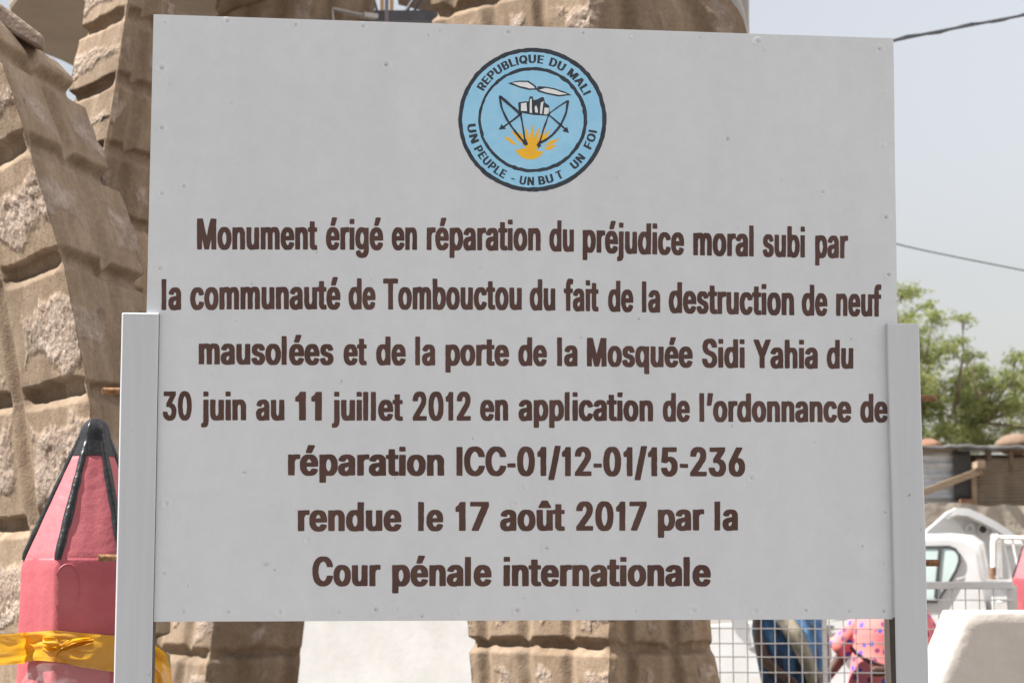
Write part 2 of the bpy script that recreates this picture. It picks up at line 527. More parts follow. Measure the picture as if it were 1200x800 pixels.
    smear = 1 - sstep(-0.5, 0.5, cellrand + np.where(S < 0, 0.35, 0.05))
    stone = sstep(0.0, 0.036, din + edge_ - 0.018 - 0.055 * smear)
    rough = 0.0030 * fbm(S * 30 + o, Z * 30, 1.1, 4, 0.65)
    chip = -0.0030 * sstep(0.30, 0.55, vnoise(S * 22 + o, Z * 26, 6.2)) - 0.0025 * sstep(0.25, 0.5, vnoise(S * 55 + o, Z * 48, 2.2))
    D = D + stone * (0.003 + rough + chip) + (1 - stone) * (0.0016 * fbm(S * 24 + o, Z * 18, 2.2, 3))
    D = D + 0.006 * fbm(S * 2.5 + o, Z * 2.2, 4.4, 2)
    tone = 1.0 + 0.22 * vnoise(cell * 5.71 + o + 0.5, idx * 3.37 + np.where(S < 0, 0.5, 17.5), 0.81) + 0.12 * fbm(S * 1.6 + o, Z * 1.3, 7.3, 2)
    kc = np.exp(-(S / 0.035) ** 2)                              # worn corner
    D = D - kc * (0.008 + 0.008 * fbm(Z * 12 + o, 0.2, 0.7, 3))
    P = P + Nn * D[..., None]
    nr_, nc = P.shape[:2]
    vs = P.reshape(-1, 3)
    i = np.arange(nr_ - 1)[:, None] * nc + np.arange(nc - 1)[None, :]
    faces = np.stack([i, i + 1, i + nc + 1, i + nc], -1).reshape(-1, 4)
    vl = [tuple(p) for p in vs]
    fs = [tuple(f) for f in faces.tolist()]
    # plain back faces close the leg
    b0 = len(vl)
    back = [(XL[k] + XR[k] - XK[k], dK + dL + dR + depth, zs[k]) for k in (0, nr_ - 1)]
    vl += back
    lft = [k * nc for k in range(nr_)]
    rgt = [k * nc + nc - 1 for k in range(nr_)]
    fs.append(tuple([b0] + [b0 + 1] + lft[::-1]))
    fs.append(tuple(rgt + [b0 + 1, b0]))
    fs.append(tuple([(nr_ - 1) * nc + k for k in range(nc)] + [b0 + 1]))
    mb = MB(); mb.v, mb.f, mb.m = vl, fs, [0] * len(fs)
    ob = mb.build(name, M['stone'], monument, smooth=True, angle=180)
    a = ob.data.attributes.new('stone', 'FLOAT', 'POINT')
    a.data.foreach_set('value', np.concatenate([stone.reshape(-1), [0, 0]]).astype(np.float32))
    a = ob.data.attributes.new('tone', 'FLOAT', 'POINT')
    a.data.foreach_set('value', np.concatenate([tone.reshape(-1), [1, 1]]).astype(np.float32))
    return ob


def jl(ylip, d, step, n0, n1):
    z = z_at(ylip, d)
    return [z + step * k for k in range(n0, n1)]


# near leg on the left
stone_leg('near_leg',
          [(-40, -212, -52, -42), (20, -182, -22, -14), (33, -174, -14, 2), (52, -166, -6, 34), (73, -158, 2, 68), (90, -152, 8, 84), (120, -142, 18, 98), (160, -129, 31, 111), (180, -124, 36, 122), (204, -118, 42, 130), (234, -108, 52, 144), (265, -99, 61, 156), (303, -87, 73, 166), (336, -80, 80, 173), (456, -57, 103, 190), (616, -38, 122, 198), (800, -20, 140, 200), (1288, 10, 170, 215)],
          6.0, 0.90, 0.60, [z_at(169, 6), z_at(303, 6), z_at(456, 6), z_at(612, 6), z_at(765, 6), z_at(930, 6), z_at(1100, 6), z_at(60, 6)], 0.0052, 1, 0.0, z_at(-20, 6), vj=(0.62, 0.50), vo=(0.52, 0.31), bands=True)
# leg behind it
stone_leg('rear_leg',
          [(-160, 125, 176, 275), (0, 100, 150, 238), (50, 92, 142, 232), (95, 83, 136, 228), (170, 70, 123, 220), (727, -20, 34, 180), (1200, -100, -40, 100)],
          7.2, 0.28, 0.58, jl(93, 7.2, 0.255, -12, 4), 0.0065, 2, 0.0, z_at(-25, 7.2), vj=(0.4, 0.30), vo=(0.5, 0.17), hgt=0.036, depth=0.02, relief=0.55)
# leg seen under the left end of the sign
stone_leg('inner_leg',
          [(-160, 270, 385, 470), (0, 250, 362, 440), (30, 246, 356, 437), (727, 150, 250, 357), (800, 140, 239, 349), (1150, 90, 190, 310)],
          10.4, 0.65, 0.12, [z_at(768, 10.4) + 0.40 * k for k in range(-3, 13)], 0.011, 3, 0.0, z_at(-60, 10.4), vj=(0.3, 0.24), vo=(0.25, 0.14))
# broad leg seen under the middle of the sign
stone_leg('centre_leg',
          [(-160, 490, 690, 845), (-60, 497, 690, 848), (0, 504, 690, 856), (10, 505, 690, 864), (22, 506, 692, 871), (40, 507, 693, 876), (80, 510, 695, 873), (300, 525, 700, 850), (600, 540, 709, 832), (727, 548, 713, 834), (755, 549, 713, 836), (800, 553, 713, 845), (1150, 570, 720, 880)],
          8.3, 0.62, 0.12, [z_at(764, 8.3) + 0.36 * k for k in range(-3, 11)], 0.0075, 4, 0.0, z_at(-60, 8.3), vj=(0.27, 0.24), vo=(0.25, 0.10), hgt=0.040, relief=0.75)

# cap block over the near leg
pts = [(-60, -20), (0, 4), (18, 17), (52, 43), (53, 62), (34, 51), (0, 31), (-60, -4)]
mb = MB()
mb.prism([at(x, y, 6.25) for x, y in pts], [at(x, y, 6.25) + Vector((-0.06, 0.16, 0.05)) for x, y in pts])
ob = mb.build('cap_block', M['stone'], monument, bevel=0.012)
a = ob.data.attributes.new('stone', 'FLOAT', 'POINT'); a.data.foreach_set('value', [0.75] * len(ob.data.vertices))
a = ob.data.attributes.new('tone', 'FLOAT', 'POINT'); a.data.foreach_set('value', [1.0] * len(ob.data.vertices))

# flat mud roof, seen from underneath
ZR = z_at(-60, 10.4) - 0.01
o_ = Vector((0, 0, ZR)); nz_ = Vector((0, 0, 1))
edge = [(40, -110), (28, -60), (20, 0), (11, 12), (12, 34), (34, 58), (72, 73), (90, 82), (200, 100), (330, 90), (330, -110)]
lo_ = [on_plane(x, y, o_, nz_) for x, y in edge]
mb = MB(); mb.prism(lo_, [p + Vector((0, 0, 0.34)) for p in lo_])
# hairline step where two pours of the roof meet
mb.build('roof_slab', M['plaster'], monument, bevel=0.03)
# rounded shoulder at the right: pale rim behind the leg
arc = [(846, -70), (858, -30), (866, -8), (873, 12), (877.5, 40), (877, 90), (800, 90), (800, -70)]
mb = MB(); mb.prism([at(x, y, 8.66) for x, y in arc], [at(x, y, 8.66) + Vector((0.0, 0.3, 0)) for x, y in arc])
mb.build('plaster_rim', M['paleplaster'], monument, bevel=0.02)
arc = [(846, -70), (876, -60), (878, -30), (878.5, 40), (800, 42), (800, -70)]
mb = MB(); mb.prism([at(x, y, 8.9) for x, y in arc], [at(x, y, 8.9) + Vector((0.0, 0.25, 0)) for x, y in arc])
mb.build('shoulder_wall', M['paleplaster'], monument, bevel=0.01)

# timber and steel between the tops of the two inner legs
D_ = 11.4
mb = MB(); mb.bar(at(420, 20.5, D_), at(530, 20.5, D_), 0.08, 0.062); mb.build('crossbar', M['darksteel'], monument)
mb = MB(); mb.bar(at(452.5, 60, D_ - 0.08), at(454.5, -90, D_ - 0.08), 0.021, 0.021, up=(0, 1, 0)); mb.build('upright_pole', M['mauve'], monument)
for x0, x1 in ((445.0, 450.5), (456.5, 461.5)):
    mb = MB(); mb.bar(at((x0 + x1) / 2, 17, D_ + 0.06), at((x0 + x1) / 2, -90, D_ + 0.06), 0.022, 0.02, up=(0, 1, 0)); mb.build('plank', M['ochre'], monument)
mb = MB(); mb.tube([at(443, 18, D_), at(436, -8, D_), at(430, -50, D_)], 0.009); mb.build('strut', M['darksteel'], monument)
mb = MB(); mb.tube([at(472, 19, D_), at(486, -2, D_), at(500, -24, D_)], 0.012); mb.build('strut', M['darksteel'], monument)
mb = MB(); mb.tube([at(482, 19, D_), at(491, 4, D_), at(508, -22, D_)], 0.008); mb.build('strut', M['darksteel'], monument)
mb = MB()
tri = [(466, -30), (466, 0.3), (503, 9.5), (530, 16), (530, -30)]
mb.prism([at(x, y, D_ + 0.3) for x, y in tri], [at(x, y, D_ + 0.3) + Vector((0, 0.1, 0)) for x, y in tri])
mb.build('tilted_board', M['darkwood'], monument)
# thin mortar ledge in pale plaster on the inner leg
mb = MB()
mb.bar(at(390, 11, 10.42), at(425, 18.5, 10.44), 0.05, 0.010); mb.bar(at(390, 11, 10.42), at(391, 26, 10.42), 0.010, 0.03, up=(0, 1, 0)); mb.bar(at(424, 18, 10.44), at(440, 20, 10.5), 0.05, 0.024)
mb.build('mortar_ledge', M['paleplaster'], monument)

# ------------------------------------------------------------------ the sign
PSI = R(6.1)
SU = Vector((math.cos(PSI), math.sin(PSI), 0))
SN = Vector((math.sin(PSI), -math.cos(PSI), 0))            # towards the camera
SP0 = at(172, 360, 4.2)


def S(x, y, off=0.0):
    return on_plane(x, y, SP0 + SN * off, SN)


EMC = S(624, 140)                                         # the sheet lies flat round the emblem


def sag(p):
    """Gentle waviness of the sheet, in metres along its normal."""
    u, w = (p - SP0).dot(SU), p.z
    k = 1 - math.exp(-(((u - (EMC - SP0).dot(SU)) ** 2 + (w - EMC.z) ** 2) / 0.24 ** 2) ** 2)
    return k * (0.0040 * float(vnoise(u * 2.3 + 3, w * 2.3, 0.4)) + 0.0014 * float(vnoise(u * 6 + 1, w * 6, 5.4)))


def SS(x, y, off):
    p = S(x, y, 0)
    return p + SN * (sag(p) + off)


base = S(600, 727); base.z = 0
sign = thing('information_sign', 'large grey metal sign on two posts with brown French lettering and a round blue emblem', 'sign', base)
TL, TR, BR, BL = S(180, 17), S(1047, 45), S(1056, 725), S(163.5, 728)
print('panel', [(round((p - SP0).dot(SU), 3), round(p.z, 3)) for p in (TL, TR, BR, BL)])
dents = [(192, 27), (266, 25), (346, 29), (425, 31), (515, 36), (595, 38), (683, 39), (740, 44), (821, 44), (888, 49), (1030, 58),
         (189, 80), (189, 150), (189, 227), (187, 315), (1041, 322), (1038, 255), (1036, 170), (1034, 110), (1036, 545), (1038, 600), (1036, 660),
         (194, 590), (192, 672), (215, 716), (267, 717), (327, 717), (396, 718), (440, 714), (465, 713), (494, 722), (536, 719), (606, 715), (676, 715), (744, 716), (812, 715), (885, 716), (944, 715), (995, 716), (1036, 716),
         (964, 225), (360, 632), (452, 76), (612, 572), (603, 590), (640, 642), (215, 218), (1010, 640), (880, 560)]
nu, nv = 560, 460
gu, gv = np.linspace(0, 1, nu), np.linspace(0, 1, nv)
A = [np.array(p) for p in (TL, TR, BR, BL)]
PG = ((A[3][None, None] * (1 - gu)[None, :, None] + A[2][None, None] * gu[None, :, None]) * (1 - gv)[:, None, None]
      + (A[0][None, None] * (1 - gu)[None, :, None] + A[1][None, None] * gu[None, :, None]) * gv[:, None, None])
UU = (PG - np.array(SP0)) @ np.array(SU)
WW = PG[..., 2]
H = (1 - np.exp(-(((UU - (EMC - SP0).dot(SU)) ** 2 + (WW - EMC.z) ** 2) / 0.24 ** 2) ** 2)) * (0.0040 * vnoise(UU * 2.3 + 3, WW * 2.3, 0.4) + 0.0014 * vnoise(UU * 6 + 1, WW * 6, 5.4))
rs_ = np.random.RandomState(5)
SPOT = np.zeros_like(H)
for (x, y) in dents:
    p = S(x, y); u0, w0 = (p - SP0).dot(SU), p.z
    r = rs_.uniform(0.0030, 0.0052); dp_ = rs_.uniform(0.0010, 0.0026) * (1 if rs_.rand() < 0.85 else -0.6)
    q2 = ((UU - u0) ** 2 + (WW - w0) ** 2) / r ** 2
    if rs_.rand() < 0.6: SPOT = np.maximum(SPOT, rs_.uniform(0.5, 1.0) * np.exp(-q2 * rs_.uniform(3, 7)))
    H = H - dp_ * np.exp(-q2 * 1.3) + 0.45 * dp_ * np.exp(-(np.sqrt(q2) - 1.7) ** 2 * 4)
for k in range(34):                                       # small scrapes and bubbles in the paint
    u0, w0 = rs_.uniform(UU.min(), UU.max()), rs_.uniform(WW.min(), WW.max())
    r = rs_.uniform(0.003, 0.009)
    q2 = ((UU - u0) ** 2 * rs_.uniform(.4, 2) + (WW - w0) ** 2 * rs_.uniform(.4, 2)) / r ** 2
    if rs_.rand() < 0.4: SPOT = np.maximum(SPOT, rs_.uniform(0.2, 0.7) * np.exp(-q2 * 4))
    H = H + rs_.uniform(-0.0009, 0.00025) * np.exp(-q2)
PG = PG + np.array(SN)[None, None] * H[..., None]
mb = MB()
mb.v = [tuple(p) for p in PG.reshape(-1, 3)]
ii = np.arange(nv - 1)[:, None] * nu + np.arange(nu - 1)[None, :]
mb.f = [tuple(f) for f in np.stack([ii, ii + 1, ii + nu + 1, ii + nu], -1).reshape(-1, 4).tolist()]
# folded rim and back
rim = [k for k in range(nu)] + [k * nu + nu - 1 for k in range(1, nv)] + [(nv - 1) * nu + k for k in range(nu - 2, -1, -1)] + [k * nu for k in range(nv - 2, 0, -1)]
b0 = len(mb.v)
mb.v += [tuple(Vector(mb.v[k]) - SN * 0.028) for k in rim]
n_ = len(rim)
mb.f += [(rim[(k + 1) % n_], rim[k], b0 + k, b0 + (k + 1) % n_) for k in range(n_)]
mb.f.append(tuple(b0 + k for k in range(n_))[::-1])
mb.m = [0] * len(mb.f)
panel = mb.build('panel', M['panel'], sign, smooth=True, angle=50)
for nm, arr in (('spot', SPOT),):
    a = panel.data.attributes.new(nm, 'FLOAT', 'POINT')
    a.data.foreach_set('value', np.concatenate([arr.reshape(-1), np.zeros(n_)]).astype(np.float32))
nt, b = nodes_of(M['panel'])
L_, N_ = nt.links.new, nt.nodes.new
old = b.inputs["Base Color"].links[0].from_socket
tc = [n for n in nt.nodes if n.type == 'TEX_COORD'][0]
mp = N_("ShaderNodeMapping"); mp.inputs["Scale"].default_value = (5, 5, 0.5); L_(tc.outputs["Object"], mp.inputs[0])
st = N_("ShaderNodeTexNoise"); st.inputs["Scale"].default_value = 3.0; st.inputs["Detail"].default_value = 7; L_(mp.outputs[0], st.inputs["Vector"])
sr = N_("ShaderNodeMapRange"); sr.inputs["From Min"].default_value = 0.35; sr.inputs["From Max"].default_value = 0.7; sr.inputs["To Min"].default_value = 1.01; sr.inputs["To Max"].default_value = 0.975; L_(st.outputs["Fac"], sr.inputs[0])
du_ = N_("ShaderNodeTexNoise"); du_.inputs["Scale"].default_value = 28; du_.inputs["Detail"].default_value = 6; du_.inputs["Roughness"].default_value = 0.7; L_(tc.outputs["Object"], du_.inputs["Vector"])
dr_ = N_("ShaderNodeMapRange"); dr_.inputs["From Min"].default_value = 0.3; dr_.inputs["From Max"].default_value = 0.7; dr_.inputs["To Min"].default_value = 0.97; dr_.inputs["To Max"].default_value = 1.03; L_(du_.outputs["Fac"], dr_.inputs[0])
pm = N_("ShaderNodeMath"); pm.operation = 'MULTIPLY'; L_(sr.outputs[0], pm.inputs[0]); L_(dr_.outputs[0], pm.inputs[1])
m1 = N_("ShaderNodeMix"); m1.data_type = 'RGBA'; m1.blend_type = 'MULTIPLY'; m1.inputs[0].default_value = 1; L_(old, m1.inputs[6]); L_(pm.outputs[0], m1.inputs[7])
sa = N_("ShaderNodeAttribute"); sa.attribute_name = 'spot'
m2 = N_("ShaderNodeMix"); m2.data_type = 'RGBA'; L_(sa.outputs["Fac"], m2.inputs[0]); L_(m1.outputs[2], m2.inputs[6]); m2.inputs[7].default_value = (0.13, 0.10, 0.085, 1)
L_(m2.outputs[2], b.inputs["Base Color"])

# posts: square tube standing just proud of the sheet
PW = 0.08
for k, (xl, xr, yt) in enumerate(((143, 187, 366), (1040, 1078, 378.5))):
    a0, a1 = S(xl, yt, 0.013), S(xr, yt, 0.013)
    zt = a0.z
    u0, u1 = (a0 - SP0).dot(SU), (a1 - SP0).dot(SU)
    org = SP0 + SN * 0.013
    f = [Vector((org + SU * u).to_tuple()) for u in (u0, u1)]
    mb = MB()
    rows = []
    nz = 40
    c4 = [f[0], f[1], f[1] - SN * PW, f[0] - SN * PW]
    rings = []
    for j in range(nz + 1):
        z = -0.02 + (zt + 0.02) * j / nz
        dx = 0.0015 * float(vnoise(z * 3, k * 7, 0.2))
        rings.append([Vector((p.x, p.y, z)) + SU * dx for p in c4])
    mb.loft(rings)
    dark = 1 if k == 0 else 3                                # shade painted on the inner side; right post only below the sheet
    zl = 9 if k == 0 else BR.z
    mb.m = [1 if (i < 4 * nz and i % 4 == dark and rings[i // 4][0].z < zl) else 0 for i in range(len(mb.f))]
    mb.build('post', [M['post'], M['side_shade']], sign, bevel=0.003, segs=2)


def threaded(p0, d, length, r):
    mb = MB()
    pts, rad = [], []
    n = int(length / 0.0021)
    for i in range(n + 1):
        pts.append(p0 + d * (length * i / n)); rad.append(r if i % 2 else r * 0.86)
    pts.append(p0 + d * (length + 0.0015)); rad.append(r * 0.6)
    mb.tube(pts, rad, n=14)
    return mb


for x, y, side, ln in ((143, 456.5, -1, 0.043), (139, 653, -1, 0.044), (1082, 465, 1, 0.037), (1086, 659, 1, 0.036)):
    p = S(x, y, 0.013) - SN * 0.030
    threaded(p - SU * side * 0.01, SU * side, ln + 0.01, 0.0080).build('bolt', M['rust'], sign, smooth=True, angle=60)

